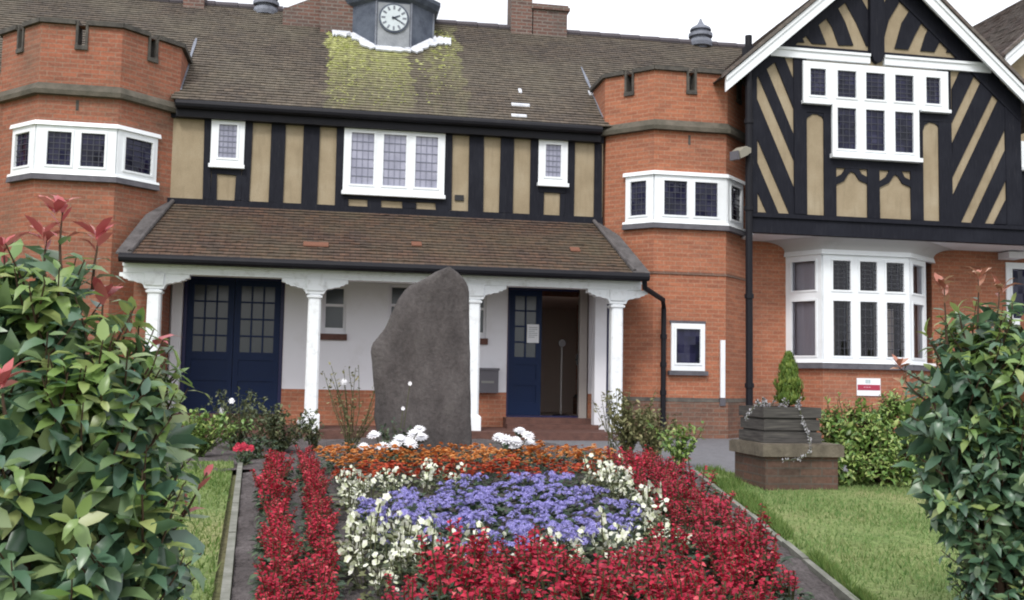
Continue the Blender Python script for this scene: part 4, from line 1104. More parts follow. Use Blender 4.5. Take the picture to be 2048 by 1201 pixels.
# king post with pendant
kx0, kx1 = GV(712, 150)[0], GV(778, 150)[0]; km = (kx0+kx1)/2; zpd = GV(742, 312)[1]
timber('king_post', [(km, zpd), (km+.07, zpd+.05), (kx1-.01, zpd+.17), (kx1, zpd+.22), (kx1, zap-.15), (kx0, zap-.15), (kx0, zpd+.22), (kx0+.01, zpd+.17), (km-.07, zpd+.05)], FG, GW, .09)
for pts in ([(700, 224), (650, 110), (590, 0), (545, -90), (640, -90), (680, 0), (705, 50), (714, 60), (714, 224)],
            [(567, 218), (535, 130), (480, 50), (500, -60), (520, -60), (545, 0), (600, 110), (640, 222)],
            [(440, 212), (385, 140), (400, 50), (445, 45), (475, 130), (510, 214)],
            [(404, 208), (365, 130), (300, 190), (290, 208)],
            [(775, 226), (810, 100), (865, 0), (900, -60), (850, -90), (795, 0), (768, 60), (768, 226)],
            [(835, 236), (870, 110), (940, 0), (975, -10), (985, 75), (930, 170), (900, 241)],
            [(960, 246), (985, 170), (1025, 90), (1065, 90), (1070, 170), (1030, 251)],
            [(1085, 256), (1110, 180), (1190, 240), (1195, 262)]):
    timber('timber_strut', [GV(*p) for p in pts], FG, GW, .02)
tbox('timber_rail', GV(290, 225)[0], GV(1250, 270)[0], ztie1-.01, ztie1+.07, FG, GW, .026)
q = MB()
for a, b in ((GV(235, 255)[0], kx0-.005), (kx1+.005, GV(1290, 330)[0])):
    q.box(FG, a, b, ztie0, ztie1, -.02, .075); q.box(FG, a, b, ztie1-.05, ztie1-.002, .074, .10)
q.build('tie_beam', M['white'], GW)
# rafters behind the bargeboards
for sg in (-1, 1):
    xe = apex_x+sg*(apex_x-gxl+.05 if sg < 0 else gxr_full-apex_x)
    timber('timber_rafter', [(apex_x, zap-.1), (xe, gz(xe)-.1), (xe, gz(xe)-.50), (apex_x, zap-.50)], FG, GW, .045)
# gable window
w0, w1_ = wt
lg0 = [(GV(a, 400)[0], GV(b, 400)[0], w0[2]+.13, w0[3]-.13) for a, b in ((422, 498), (552, 643), (688, 780), (827, 917), (975, 1045))]
lg1 = [(GV(a, 640)[0], GV(b, 640)[0], w1_[2]+.13, w1_[3]-.06) for a, b in ((552, 643), (688, 780), (827, 917))]
gwn = window([(FG, *w0, lg0, .085, (3, 6)), (FG, *w1_, lg1, .0855, (3, 6))], parent=B, name='window',
       sill=(M['white'], lambda mb: (mb.box(FG, w1_[0]-.03, w1_[1]+.03, w1_[2]-.04, w1_[2]+.035, .03, .15), mb.box(FG, w0[0]-.02, w1_[0]-.035, w0[2]-.03, w0[2]+.03, .03, .13), mb.box(FG, w1_[1]+.035, w0[1]+.03, w0[2]-.03, w0[2]+.03, .03, .13))))
tag(gwn, 'stepped white window with five lights over three in the gable')
# bargeboards, roof of the wing
FB = Fr((0, YBARGE), (1, 0))
def barge(x_end, xc, zc, sl, w=.27, name='bargeboard', fr=FB, parent=None):
    q = MB(); ze = zc-sl*abs(x_end-xc)
    q.prism(fr, [(xc, zc), (x_end, ze), (x_end+(.16 if x_end > xc else -.16)*0, ze-w), (xc, zc-w)], -.05, .0)
    q.prism(fr, [(xc, zc+.001), (x_end, ze+.001), (x_end, ze-w*.3), (xc, zc-w*.3)], .0, .025)
    return q.build(name, M['white'], parent or B)
def wing_roof(xl, xr, xc, zc, sl, y0, y1, parent=B):
    zl, zr = zc-sl*(xc-xl), zc-sl*(xr-xc); e = .03
    mb = tile_slope((xl, y1, zl+e), (xl, y0, zl+e), (xc, y0, zc+e), (xc, y1, zc+e), nseg=40)
    mb2 = tile_slope((xr, y0, zr+e), (xr, y1, zr+e), (xc, y1, zc+e), (xc, y0, zc+e), nseg=40)
    n0 = len(mb.f); mb.add(mb2.v, mb2.f, 0, [mb2.uvs[i] for i in range(len(mb2.f))])
    # underside and verge
    mb.add([(xl, y0, zl), (xc, y0, zc), (xr, y0, zr), (xr, y1, zr), (xc, y1, zc), (xl, y1, zl)], [(0,1,4,5), (1,2,3,4)])
    o = mb.build('gable_roof', M['tile_wing'], parent)
    v = MB(); f = Fr((0, y0), (1, 0))
    v.prism(f, [(xc, zc+.075), (xl-.02, zl+.075), (xl-.02, zl), (xc, zc)], -.12, .02); v.prism(f, [(xc, zc+.075), (xr+.02, zr+.075), (xr+.02, zr), (xc, zc)], -.12, .021)
    v.build('verge', M['tile_wing'], o); return o
xbl = bL.x; xbr = gxr_full+.55
barge(xbl, apex_x, zap, slope); barge(xbr, apex_x, zap, slope)
wing_roof(xbl-.03, xbr+.03, apex_x, zap+.01, slope, YBARGE-.04, 24)
# next gable to the right, set back
Y2 = 18.2; f2b = Fr((0, Y2-.3), (1, 0)); p2 = P(2010, 112, Y2-.3); x2c = p2.x+3.0; z2c = p2.z+3.0*slope
barge(p2.x, x2c, z2c, slope, .3, fr=f2b); barge(x2c+3, x2c, z2c, slope, .3, fr=f2b)
wing_roof(p2.x-.03, x2c+3.03, x2c, z2c+.01, slope, Y2-.34, 25)
f2g = Fr((0, Y2), (1, 0)); q = MB(); q.prism(f2g, [(p2.x+.2, zjt), (x2c+3, zjt), (x2c+3, p2.z-.1), (x2c, z2c-.1), (p2.x+.2, p2.z-.1)], -.1, 0); GW2 = q.build('gable_wall', M['render'], B)
w6x = PX(2037, 310, Y2); w6 = (w6x, w6x+1.6, PZ(2040, 340, Y2), PZ(2040, 284, Y2))
window([(f2g, *w6, [(w6[0]+.12, w6[0]+.7, w6[2]+.12, w6[3]-.12), (w6[0]+.85, w6[1]-.12, w6[2]+.12, w6[3]-.12)], .06, None)], name='window', sill=wsill(f2g, w6[0], w6[1], w6[2]))
for i_ in range(7):
    xq_ = p2.x+1.15+i_*.72; zt_ = z2c-slope*abs(xq_-x2c)-.35
    if w6[0]-.1 < xq_+.1 and xq_-.1 < w6[1]+.1:
        tbox('timber_post', xq_-.11, xq_+.11, zjt, w6[2]-.05, f2g, GW2); tbox('timber_post', xq_-.11, xq_+.11, w6[3]+.05, zt_, f2g, GW2)
    else: tbox('timber_post', xq_-.11, xq_+.11, zjt, zt_, f2g, GW2)
tbox('timber_post', gxr_full, p2.x+.9 if p2.x+.9 > gxr_full else gxr_full+.3, zjt, w6[2]+.2, f2g, GW2)

# --- rainwater pipes
def pipe(pts, r_, label=None):
    q = MB(); q.tube(pts, r_, 10)
    for p, p2_ in zip(pts, pts[1:]):
        p, p2_ = Vector(p), Vector(p2_)
        if abs(p.z-p2_.z) > 1.5:
            for k in range(1, 5):
                c = p.lerp(p2_, k/4.6); q.tube([c+Vector((0,0,-.04)), c+Vector((0,0,.04))], r_*1.3, 10)
    return tag(q.build('downpipe', M['gutter'], B), label)
ppx = PX(1499, 600, 16.85)
pipe([(ppx-.02, 16.85, PZ(1497, 72, 16.85)), (ppx, 16.85, .62)], .062, 'tall black downpipe between turret and gable')
q = MB(); q.box(Fr((ppx, 16.85), (1, 0)), -.1, .1, PZ(1497, 120, 16.85), PZ(1497, 95, 16.85), -.1, .1); q.build('hopper', M['gutter'], B)
zq0 = PZ(1290, 565, 16.35); xq = PX(1327, 640, 17.15)
pipe([(px_r+.0, 16.33, zpe-.1), (px_r+.03, 16.4, zpe-.22), (xq-.08, 16.95, zpe-.36), (xq, 17.14, zpe-.5), (xq, 17.14, .62)], .045, 'short black downpipe from the porch gutter')
q = MB(); band(q, [(PL[0][0], PL[0][1]), PL[1]], zsL-.25, zsL-.1, 0, .2); q.build('gutter', M['gutter'], B)
# back and ends of the building so that it is closed from any side
q = MB(); q.add([(RX0+.2, YT+.1, .4), (wx1, YT+.1, .4), (wx1, 24.8, .4), (RX0+.2, 24.8, .4), (RX0+.2, YT+.1, zr_e), (wx1, YT+.1, zr_e), (wx1, 24.8, zr_e), (RX0+.2, 24.8, zr_e)], [(1,2,6,5),(2,3,7,6),(3,0,4,7)])
q.build('rear_wall', M['brick_left'], B)
q = MB(); q.grid_holes(FT, RX0+.2, PL[1][0]+.1, .4, zr_e+.3, [], 0, 0); q.build('brick_wall', M['brick_left'], B)

# ---- things fixed to or standing at the building
def solo(name, mb, m_, label, cat, group=None): return tag(mb.build(name, m_), label, cat, group)
T = empty('paper_notice', P(1067, 667, YT), 'white paper notice taped on the navy door glass', 'notice')
q = MB(); a, b = PX(1055, 667, YT), PX(1079, 667, YT); zA, zB = PZ(1067, 686, YT), PZ(1067, 649, YT)
q.box(FT, a, b, zA, zB, -.053, -.049); q.build('sheet', M['paper'], T)
q = MB()
for k in range(6):
    z = zB-.06-k*.035; q.box(FT, a+.03, b-.03-(.05 if k % 3 == 2 else 0), z, z+.01, -.05, -.0475)
q.build('text_lines', mat('grey_ink', (.3,.33,.35), .8, .2), T)
T = empty('wall_box', P(972, 764, YT), 'grey metal box on the white wall above red brick', 'box')
q = MB(); a, b, zA, zB = PX(951, 764, YT), PX(994, 764, YT), PZ(972, 786, YT), PZ(972, 738, YT)
q.box(FT, a, b, zA, zB, .013, .16); q.box(FT, a-.015, b+.015, zB-.03, zB+.012, .01, .18); q.build('body', M['grey_metal'], T)
q = MB(); q.box(FT, a+.08, b-.08, zA+.17, zA+.21, .16, .165); q.build('slot', mat('worn_plate', (.2,.2,.19), .5, .4), T)
T = empty('white_board_strip', P(1443, 738, YTUR), 'narrow white upright board fixed on orange brick near the downpipe', 'board')
s0_, s1_ = on_front(1439, 738), on_front(1448, 738)
q = MB(); q.box(f2, s0_, s1_, PZ(1443, 796, YTUR), PZ(1443, 681, YTUR), .02, .06); q.build('board', M['white'], T)
q = MB(); q.box(f2, s0_-.02, s1_+.0, PZ(1440, 812, YTUR), PZ(1440, 797, YTUR), .0, .08); q.build('bracket', M['grey_metal'], T)
T = empty('wall_sign', P(1736, 773, YBAY), 'small white and red sign below the large bay window', 'sign')
fs_ = Fr((0, YBAY), (1, 0)); a, b = PX(1713, 773, YBAY), PX(1760, 773, YBAY); zA, zB, zC = PZ(1736, 792, YBAY), PZ(1736, 757, YBAY), PZ(1736, 770, YBAY)
q = MB(); q.box(fs_, a, b, zA, zB, .002, .02); q.build('board', M['white'], T)
q = MB(); q.box(fs_, a+.01, b-.01, zA+.10, zC, .02, .024); q.build('red_band', M['sign_red'], T)
q = MB()
for k in range(3): q.box(fs_, a+.13+k*.05, a+.165+k*.05, zA+.15, zC-.04, .024, .027)
q.build('lettering', M['sign_pink'], T)
q = MB()
for k in range(3): q.box(fs_, a+.17+k*.035, a+.19+k*.035, zC+.025, zB-.03, .02, .023)
q.build('small_lettering', mat('pale_green_ink', (.3,.42,.42), .6, .2), T)
cpos = P(1480, 310, 16.75)
T = empty('floodlight', cpos, 'grey beige floodlight on a bracket beside the tall downpipe', 'light')
q = MB(); rotf = Fr((cpos.x, cpos.y), (.85, .5)); q.prism(rotf, [(-.13, cpos.z-.1), (-.17, cpos.z+.02), (.02, cpos.z+.14), (.16, cpos.z+.13), (.16, cpos.z+.05), (.05, cpos.z-.02)], -.09, .12); q.build('housing', M['beige_metal'], T)
q = MB(); q.box(rotf, -.20, -.14, cpos.z-.12, cpos.z+.03, -.07, .1); q.build('lens', M['grey_metal'], T)
q = MB(); q.tube([cpos+Vector((.05,0,.05)), cpos+Vector((.16,.06,.03)), (ppx, 16.85, cpos.z+.03)], .025, 6); q.build('bracket', M['black_metal'], T)
bp = P(1122, 800, 18.9)
T = empty('stand', (bp.x, 18.9, zsill), 'slim pale pole stand with round head inside the dark doorway', 'stand')
q = MB(); zh = PZ(1122, 690, 18.9); q.tube([(bp.x, 18.9, zsill+.02), (bp.x, 18.9, zh)], .014, 8); q.build('pole', mat('dull_chrome', (.45,.43,.43), .4, .5), T)
q = MB(); q.lathe((bp.x, 18.9, zsill+.0), [(.17, .002), (.16, .02), (.02, .035)], 18); q.build('base', M['black_metal'], T)
fr_s = Fr((bp.x, 18.88), (1, 0)); q = MB(); disc(q, fr_s, 0, zh+.03, .07, 0, .02); q.build('head', mat('stand_head', (.25,.24,.25), .5, .4), T)

# ================================================================== STANDING STONE
st_b = G(848, 912); YS = 11.35
S = empty('standing_stone', (PX(848, 900, YS), YS, zg(YS)))
outl = [(752, 925), (757, 872), (750, 835), (752, 795), (747, 745), (744, 700), (748, 686), (757, 674), (772, 655), (787, 622), (800, 595), (818, 570), (850, 556), (882, 536), (901, 530), (918, 540), (936, 557), (944, 575), (945, 640), (946, 720), (947, 800), (948, 870), (950, 925)]
mb = MB(); nl = 5; th = .42; base = [P(x, y, YS) for x, y in outl]
ctr = sum(base, Vector())/len(base)
prof_ = [(.0, .93, 0), (.12, .985, .0), (.5, 1.0, .0), (.88, .985, 0), (1.0, .92, 0)]
# dense front/back sheets by scanning the outline row by row
zs = np.linspace(zg(YS)-.25, max(p.z for p in base)-.005, 46)
rows = []
for z in zs:
    xs = []
    for a, b in zip(base, base[1:]+base[:1]):
        if (a.z-z)*(b.z-z) < 0: xs.append(a.x+(b.x-a.x)*(z-a.z)/(b.z-a.z))
    if len(xs) < 2: rows.append(rows[-1] if rows else (base[0].x, base[-1].x)); continue
    rows.append((min(xs), max(xs)))
NC = 30
def nzv(x, z, s):
    return math.sin(x*5.1+s)*math.sin(z*3.3+s*2)*.5+math.sin(x*11.7+z*6.1+s)*.25+math.sin(x*23+s*3)*math.sin(z*19)*.13
vs = []; 
for (a, b), z in zip(rows, zs):
    w = (b-a)/2; c = (a+b)/2; hz = (z-zs[0])/(zs[-1]-zs[0]); tk = th*(1-.45*hz)
    for k in range(NC):
        an = 2*math.pi*k/NC; ca, sa = math.cos(an), math.sin(an)
        ex = math.copysign(abs(ca)**.55, ca); ey = math.copysign(abs(sa)**.7, sa)
        x = c+ex*w; y = YS+.25+ey*tk*.5+nzv(x, z, 0.3 if sa < 0 else 2)*.05+nzv(x*3.1+z, z*2.7, 1)*.010
        vs.append((x+nzv(y*3, z*2.2, 5)*.008, y, z))
fs = [(i*NC+k, i*NC+(k+1) % NC, (i+1)*NC+(k+1) % NC, (i+1)*NC+k) for i in range(len(zs)-1) for k in range(NC)]
fs.append(tuple(range((len(zs)-1)*NC, len(zs)*NC))); fs.append(tuple(range(NC-1, -1, -1)))
mb.add(vs, fs); o = mb.build('rock', M['monolith'], S, smooth=True)
tag(S, 'tall grey pointed standing stone in front of the porch', 'standing stone')

# ================================================================== PLANTS
def leaf_geo(mb, base, d, up, L, Wd, mi=0, curl=None, fold=None):
    """a pointed leaf of eight verts folded along its midrib"""
    if curl is None: curl = random.uniform(-.1, .75)
    if fold is None: fold = random.uniform(.05, .5)
    d = d.normalized(); s = d.cross(up)
    s = s.normalized() if s.length > 1e-4 else d.orthogonal().normalized()
    n = s.cross(d).normalized(); vs = [base]
    for t, w, dr in ((.33, 1.0, .04), (.7, .82, .35)):
        c = base+d*(L*t)-n*(L*curl*dr*t)
        vs += [c-s*(Wd*w*.5)+n*(Wd*fold*w*.5), c, c+s*(Wd*w*.5)+n*(Wd*fold*w*.5)]
    vs.append(base+d*L*.97-n*(L*curl*.8))
    mb.add(vs, [(0,2,1), (0,3,2), (1,2,5,4), (2,3,6,5), (4,5,7), (5,6,7)], mi)
def rv():
    while True:
        v = Vector((random.uniform(-1,1), random.uniform(-1,1), random.uniform(-1,1)))
        if .05 < v.length < 1: return v.normalized()
UP = Vector((0,0,1))
def shoot(mb_l, mb_tip, mb_s, p, d, ln, nleaf, L, Wd, tip=0, sr=.005, droop=.1):
    """a stem with leaves spiralling up it; the last `tip` leaves go to mb_tip"""
    d = d.normalized(); q = p; ang = random.uniform(0, 6.28); pts = [p]
    steps = 4
    for k in range(steps):
        q = q+d*(ln/steps); d = (d+UP*.10+rv()*.10).normalized(); pts.append(q)
    if mb_s is not None: mb_s.tube(pts, [sr*(1-.6*i/steps) for i in range(steps+1)], 5, cap=False)
    for k in range(nleaf):
        t = (k+.6)/nleaf; i = min(steps-1, int(t*steps)); b = pts[i].lerp(pts[i+1], t*steps-i)
        ax = (pts[i+1]-pts[i]).normalized(); o1 = ax.orthogonal().normalized(); o2 = ax.cross(o1)
        ang += 2.4; rad = o1*math.cos(ang)+o2*math.sin(ang)
        is_tip = k >= nleaf-tip
        sp = .55 if is_tip else 1.15
        ld = (ax*(1.0 if is_tip else .45)+rad*sp-UP*(0 if is_tip else droop)+rv()*.15)
        sc = random.uniform(.55, 1.2)*(1.05-.45*t if not is_tip else .85)
        leaf_geo(mb_tip if is_tip else mb_l, b, ld, (ax+UP*.6+rv()*.3), L*sc, Wd*sc)

def blob_pts(blobs, n, inner=.0):
    """random points on the surfaces of spheres (centre, radius) not buried inside another"""
    out = []; wts = [b[1][0]*b[1][2] for b in blobs]
    while len(out) < n:
        c, r_ = random.choices(blobs, wts)[0]; v = rv()
        p = c+Vector((v.x*r_[0], v.y*r_[1], v.z*r_[2]))
        bad = False
        for c2, r2 in blobs:
            e = p-c2
            if (e.x/r2[0])**2+(e.y/r2[1])**2+(e.z/r2[2])**2 < .80: bad = True; break
        if not bad: out.append((p, Vector((v.x/r_[0], v.y/r_[1], v.z/r_[2])).normalized()))
    return out
def bl(px, py, Y, rx, rz, ry=None):
    k = Y/FPX; return (P(px, py, Y), (rx*k, (ry or rx)*k, rz*k))

def shrub(name, loc, blobs, nshoot, ln, nleaf, L, Wd, mats, label, cat='shrub', tips=None, tip_n=0, tip_prob=0., lime_prob=.25, droop=.1, fill=0, sprigs=()):
    T = empty(name, loc, label, cat)
    lv, tp, sm, lime = MB(), MB(), MB(), MB()
    for p, nrm in blob_pts(blobs, nshoot):
        if p.z < zg(p.y)+.02: continue
        d = (nrm*.8+UP*.55+rv()*.4).normalized()
        lim = lime if random.random() < lime_prob*(1.9 if nrm.z > .45 else .9 if nrm.z > 0 else .25) else lv  # upward shoots get more lime: young growth plus painted top light
        istip = random.random() < tip_prob and nrm.z > .25
        shoot(lim, tp if istip else lim, sm, p-d*ln*.7, d, ln, nleaf, L, Wd, tip_n if istip else 0, droop=droop)
    for _ in range(fill):                               # shaded inner leaves
        c, r_ = random.choices(blobs, [b[1][0]*b[1][2] for b in blobs])[0]; v = rv()*random.uniform(.55, .93)
        p = c+Vector((v.x*r_[0], v.y*r_[1], v.z*r_[2]))
        if p.z < zg(p.y)+.02: continue
        leaf_geo(lv, p, rv()+UP*.2, rv(), L*1.05, Wd*1.1)
    for (a, b, n_, red) in sprigs:
        shoot(lv, tp if red else lime, sm, a, b-a, (b-a).length*.9, n_, L*.85, Wd*.8, (red-2 if red > 2 else red) or 2, sr=.006)
        if red >= 3:                                   # open whorl of young leaves at the top of the shoot
            e = a+(b-a)*.86
            for k in range(7):
                an = k*2.4+random.random(); leaf_geo(tp, e+UP*.004*k, Vector((math.cos(an)*.75, math.sin(an)*.75, random.uniform(.35, 1.1))), UP+rv()*.3, L*random.uniform(.55, .85), Wd*.62)
    base = Vector(loc)
    for c, r_ in blobs:
        for k in range(4):
            e = c+Vector((random.uniform(-.5,.5)*r_[0], random.uniform(-.4,.4)*r_[1], random.uniform(-.2,.5)*r_[2]))
            b0 = base+Vector((random.uniform(-.12,.12), random.uniform(-.12,.12), 0))
            sm.tube([b0, b0.lerp(e, .5)+rv()*.05, e], [.018, .013, .006], 6)
    o = lv.build('foliage', mats[0], T, uv=False, smooth=True)
    if lime.f: lime.build('lime_leaves', mats[1], T, uv=False, smooth=True)
    if tp.f: tp.build('red_shoots' if mats[2] == M['leaf_red'] else 'leaf_tips', mats[2], T, uv=False, smooth=True)
    sm.build('stems', M['stem_brown'], T, uv=False)
    return T

# left foreground shrub
YLs = 3.45
lb = [bl(40, 740, YLs, 150, 190, 130), bl(170, 800, YLs-.05, 140, 150, 120), bl(250, 900, YLs, 110, 130, 110), bl(90, 980, YLs-.1, 230, 240, 150), bl(230, 1110, YLs-.15, 130, 180, 120),
      bl(-150, 900, YLs, 240, 330, 180), bl(40, 1250, YLs-.1, 260, 240, 160), bl(-190, 700, YLs+.1, 190, 190, 150), bl(70, 610, YLs, 95, 95, 90)]
Pn = lambda px, py, Y: P(px, py, Y)
spr = [(Pn(125, 560, YLs), Pn(108, 410, YLs), 9, 5), (Pn(90, 570, YLs), Pn(85, 470, YLs), 8, 5), (Pn(185, 580, YLs), Pn(192, 465, YLs), 8, 5), (Pn(20, 600, YLs), Pn(5, 490, YLs), 8, 5),
       (Pn(40, 610, YLs+.1), Pn(38, 540, YLs+.1), 8, 0), (Pn(200, 680, YLs), Pn(205, 590, YLs), 8, 4), (Pn(260, 760, YLs), Pn(290, 640, YLs), 9, 0), (Pn(300, 800, YLs), Pn(372, 742, YLs), 6, 0),
       (Pn(340, 1070, YLs), Pn(440, 940, YLs), 5, 2), (Pn(320, 1090, YLs), Pn(380, 1010, YLs), 5, 2), (Pn(290, 1140, YLs), Pn(400, 1100, YLs), 6, 0), (Pn(270, 720, YLs), Pn(320, 690, YLs), 7, 2), (Pn(10, 830, YLs-.5), Pn(-2, 770, YLs-.5), 6, 3)]
c0 = P(60, 1000, YLs)
shrub('foreground_shrub', (c0.x, c0.y, zg(YLs)), lb, 350, .27, 11, .122, .052, (M['leaf_left'], M['leaf_lime'], M['leaf_red']), 'large glossy shrub with bright red young shoots filling the left edge', 'shrub', tip_n=4, tip_prob=.012, lime_prob=.42, fill=1500, sprigs=spr)
# right foreground shrub
YRs = 4.3
rb = [bl(1985, 760, YRs, 115, 130, 110), bl(1930, 850, YRs, 90, 110, 90), bl(2010, 920, YRs-.05, 140, 150, 110), bl(2040, 1070, YRs, 120, 150, 110), bl(2120, 900, YRs, 190, 280, 150), bl(2150, 1180, YRs, 200, 200, 150), bl(1900, 790, YRs+.1, 65, 70, 70), bl(2080, 690, YRs+.1, 100, 90, 90), bl(1960, 690, YRs+.05, 75, 70, 70), bl(1990, 1170, YRs, 70, 110, 80), bl(1868, 835, YRs, 62, 75, 60), bl(1880, 930, YRs, 60, 70, 60), bl(1935, 985, YRs, 85, 95, 80), bl(1965, 1085, YRs, 75, 90, 80)]
spr = [(Pn(1895, 690, YRs), Pn(1880, 560, YRs), 8, 5), (Pn(1955, 660, YRs), Pn(1958, 545, YRs), 8, 5), (Pn(1990, 650, YRs), Pn(2008, 575, YRs), 7, 4), (Pn(1930, 680, YRs), Pn(1915, 610, YRs), 8, 0), (Pn(2020, 660, YRs), Pn(2030, 600, YRs), 8, 0),
       (Pn(1860, 770, YRs), Pn(1790, 735, YRs), 8, 3), (Pn(1850, 800, YRs), Pn(1800, 765, YRs), 7, 2), (Pn(1880, 720, YRs), Pn(1850, 660, YRs), 8, 0), (Pn(1855, 850, YRs), Pn(1800, 830, YRs), 7, 0)]
c0 = P(2040, 1000, YRs)
shrub('foreground_shrub', (c0.x, c0.y, zg(YRs)), rb, 380, .25, 12, .112, .048, (M['leaf_right'], M['leaf_lime'], M['leaf_salmon']), 'dark leafy shrub with salmon pink shoot tips filling the right edge', 'shrub', tip_n=3, tip_prob=.14, lime_prob=.36, fill=1600, sprigs=spr)
# yellow-green shrub behind the right lawn
YM = 9.9
mbk = [bl(px_, py_, YM-.1*(py_ > 900), r_, r_*random.uniform(.8, 1.15), r_*.9) for px_, py_, r_ in ((1668, 858, 42), (1700, 880, 50), (1735, 845, 40), (1765, 880, 55), (1805, 850, 50), (1690, 940, 55), (1750, 940, 62), (1815, 925, 62), (1850, 880, 55), (1790, 815, 30), (1712, 822, 24), (1650, 900, 30), (1725, 900, 50), (1860, 950, 45))]
c0 = P(1770, 960, YM)
shrub('garden_shrub', (c0.x, c0.y, zg(YM)), mbk, 430, .21, 10, .09, .040, (M['leaf_choisya'], M['leaf_choisya'], M['leaf_choisya']), 'yellow green bushy shrub between the brick planter and lawn', 'shrub', lime_prob=0, fill=1100, sprigs=[(P(x_, 850, YM), P(x_+random.uniform(-18, 18), random.uniform(770, 815), YM), 11, 0) for x_ in range(1650, 1870, 13)])

# planter: square brick plinth with a stone cap, plank tub, conifer, silver trailing plant
YPL = G(1600, 984).y
x0p, x1p = PX(1531, 950, YPL), PX(1676, 950, YPL); hp = (x1p-x0p)/2
pc = Vector(((x0p+x1p)/2, YPL+hp, zg(YPL+hp)))
FP = Fr((pc.x, pc.y), (1, 0))
zcap0, zcap1 = PZ(1600, 914, YPL), PZ(1600, 889, YPL-.04)
T = empty('brick_planter_base', pc, 'low square brick plinth with stone cap on the right lawn', 'plinth')
q = MB(); q.box(FP, -hp, hp, pc.z-.2, zcap0, -hp, hp); q.build('brickwork', M['brick_planter'], T)
q = MB(); q.box(FP, -hp-.045, hp+.045, zcap0+.001, zcap1-.012, -hp-.045, hp+.045); q.box(FP, -hp-.03, hp+.03, zcap1-.012, zcap1, -hp-.03, hp+.03); q.build('stone_cap', M['cap_stone'], T)
YTB = pc.y-hp*.72; ht = (PX(1643, 850, YTB)-PX(1527, 850, YTB))/2; xt_ = (PX(1643, 850, YTB)+PX(1527, 850, YTB))/2
zt0_, zt1_ = zcap1, PZ(1585, 812, YTB)
T = empty('planter_tub', (xt_, YTB+ht, zcap1), 'black plank planter tub standing on the brick plinth', 'planter')
FTB = Fr((xt_, YTB+ht), (1, 0))
q = MB(); hz = (zt1_-zt0_)/3
for k in range(3):
    e = .012*(k % 2)
    z_a, z_b = zt0_+k*hz+.004, zt0_+(k+1)*hz-.016
    q.box(FTB, -ht+e, ht-e, z_a, z_b, ht-.03-e, ht-e); q.box(FTB, -ht+e, ht-e, z_a, z_b, -ht+e, -ht+.03+e)
    q.box(FTB, -ht+e, -ht+.03+e, z_a+.001, z_b-.001, -ht+.031+e, ht-.031-e); q.box(FTB, ht-.03-e, ht-e, z_a+.001, z_b-.001, -ht+.031+e, ht-.031-e)
q.box(FTB, -ht+.035, ht-.035, zt0_+.002, zt1_-.05, -ht+.035, ht-.035); q.build('planks', M['plank'], T)
q = MB(); q.box(FTB, -ht+.034, ht-.034, zt1_-.06, zt1_-.03, -ht+.046, ht-.046); q.build('soil', M['soil'], T)
pc = Vector((xt_, YTB+ht, pc.z))
ck = P(1577, 806, pc.y); zck = PZ(1577, 706, pc.y); xk = PX(1577, 760, pc.y)
T = empty('dwarf_conifer', (xk, pc.y, zt1_-.02), 'small bright green conical conifer growing in the black tub', 'conifer')
q = MB(); Hc = zck-zt1_+.02
for _ in range(2000):
    a_ = random.uniform(0, 6.28); t = random.random()**.9; r_ = (.108*(min(1, t*5+.45))*(1-max(0, t-.35)/.65)**.7+.012)*random.uniform(.5, 1.12)*(1+.12*math.sin(t*19)+.1*math.sin(t*11+a_*3)); a = a_
    p = Vector((xk+r_*math.cos(a), pc.y+r_*math.sin(a), zt1_-.01+Hc*t*.93)); leaf_geo(q, p, Vector((math.cos(a)*.35, math.sin(a)*.35, 1))+rv()*.25, Vector((math.cos(a), math.sin(a), .2)), .055, .02)
q.build('foliage', M['leaf_conifer'], T, uv=False)
q = MB(); q.tube([(xk, pc.y, zt1_-.03), (xk, pc.y, zt1_+Hc*.9)], [.012, .004], 6); q.build('trunk', M['stem_brown'], T)
T = empty('trailing_plant', (pc.x, pc.y, zt1_-.02), 'silver leaved trailing plant hanging over the black tub', 'plant')
ql, qs = MB(), MB()
def trail(pts, n, L=.028):
    pts = [Vector(p) for p in pts]; qs.tube(pts, .005, 5)
    for k in range(n):
        t = random.random()*(len(pts)-1); i = min(int(t), len(pts)-2); p = pts[i].lerp(pts[i+1], t-i); leaf_geo(ql, p, rv()+UP*.3, rv(), L*random.uniform(.7, 1.2), L*.55)
yf = pc.y-ht-.02
trail([(pc.x+.1, pc.y-.2, zt1_), P(1600, 822, yf), P(1606, 845, yf), P(1617, 868, yf-.02), P(1620, 885, yf-.08), P(1621, 905, yf-.17), P(1600, 918, yf-.18), P(1565, 922, yf-.18)], 120)
trail([(pc.x-.15, pc.y-.1, zt1_), P(1530, 806, yf+.05), P(1510, 812, yf+.03), P(1497, 828, yf+.02), P(1492, 838, yf+.02)], 70)
for k in range(14):
    a = random.uniform(0, 6.28); b = (pc.x+.2*math.cos(a), pc.y+.2*math.sin(a), zt1_-.02); trail([b, (b[0]+random.uniform(-.05,.05), b[1]-.04, zt1_+random.uniform(.03, .09))], 16)
ql.build('foliage', M['leaf_silver'], T, uv=False); qs.build('stems', M['stem'], T, uv=False)

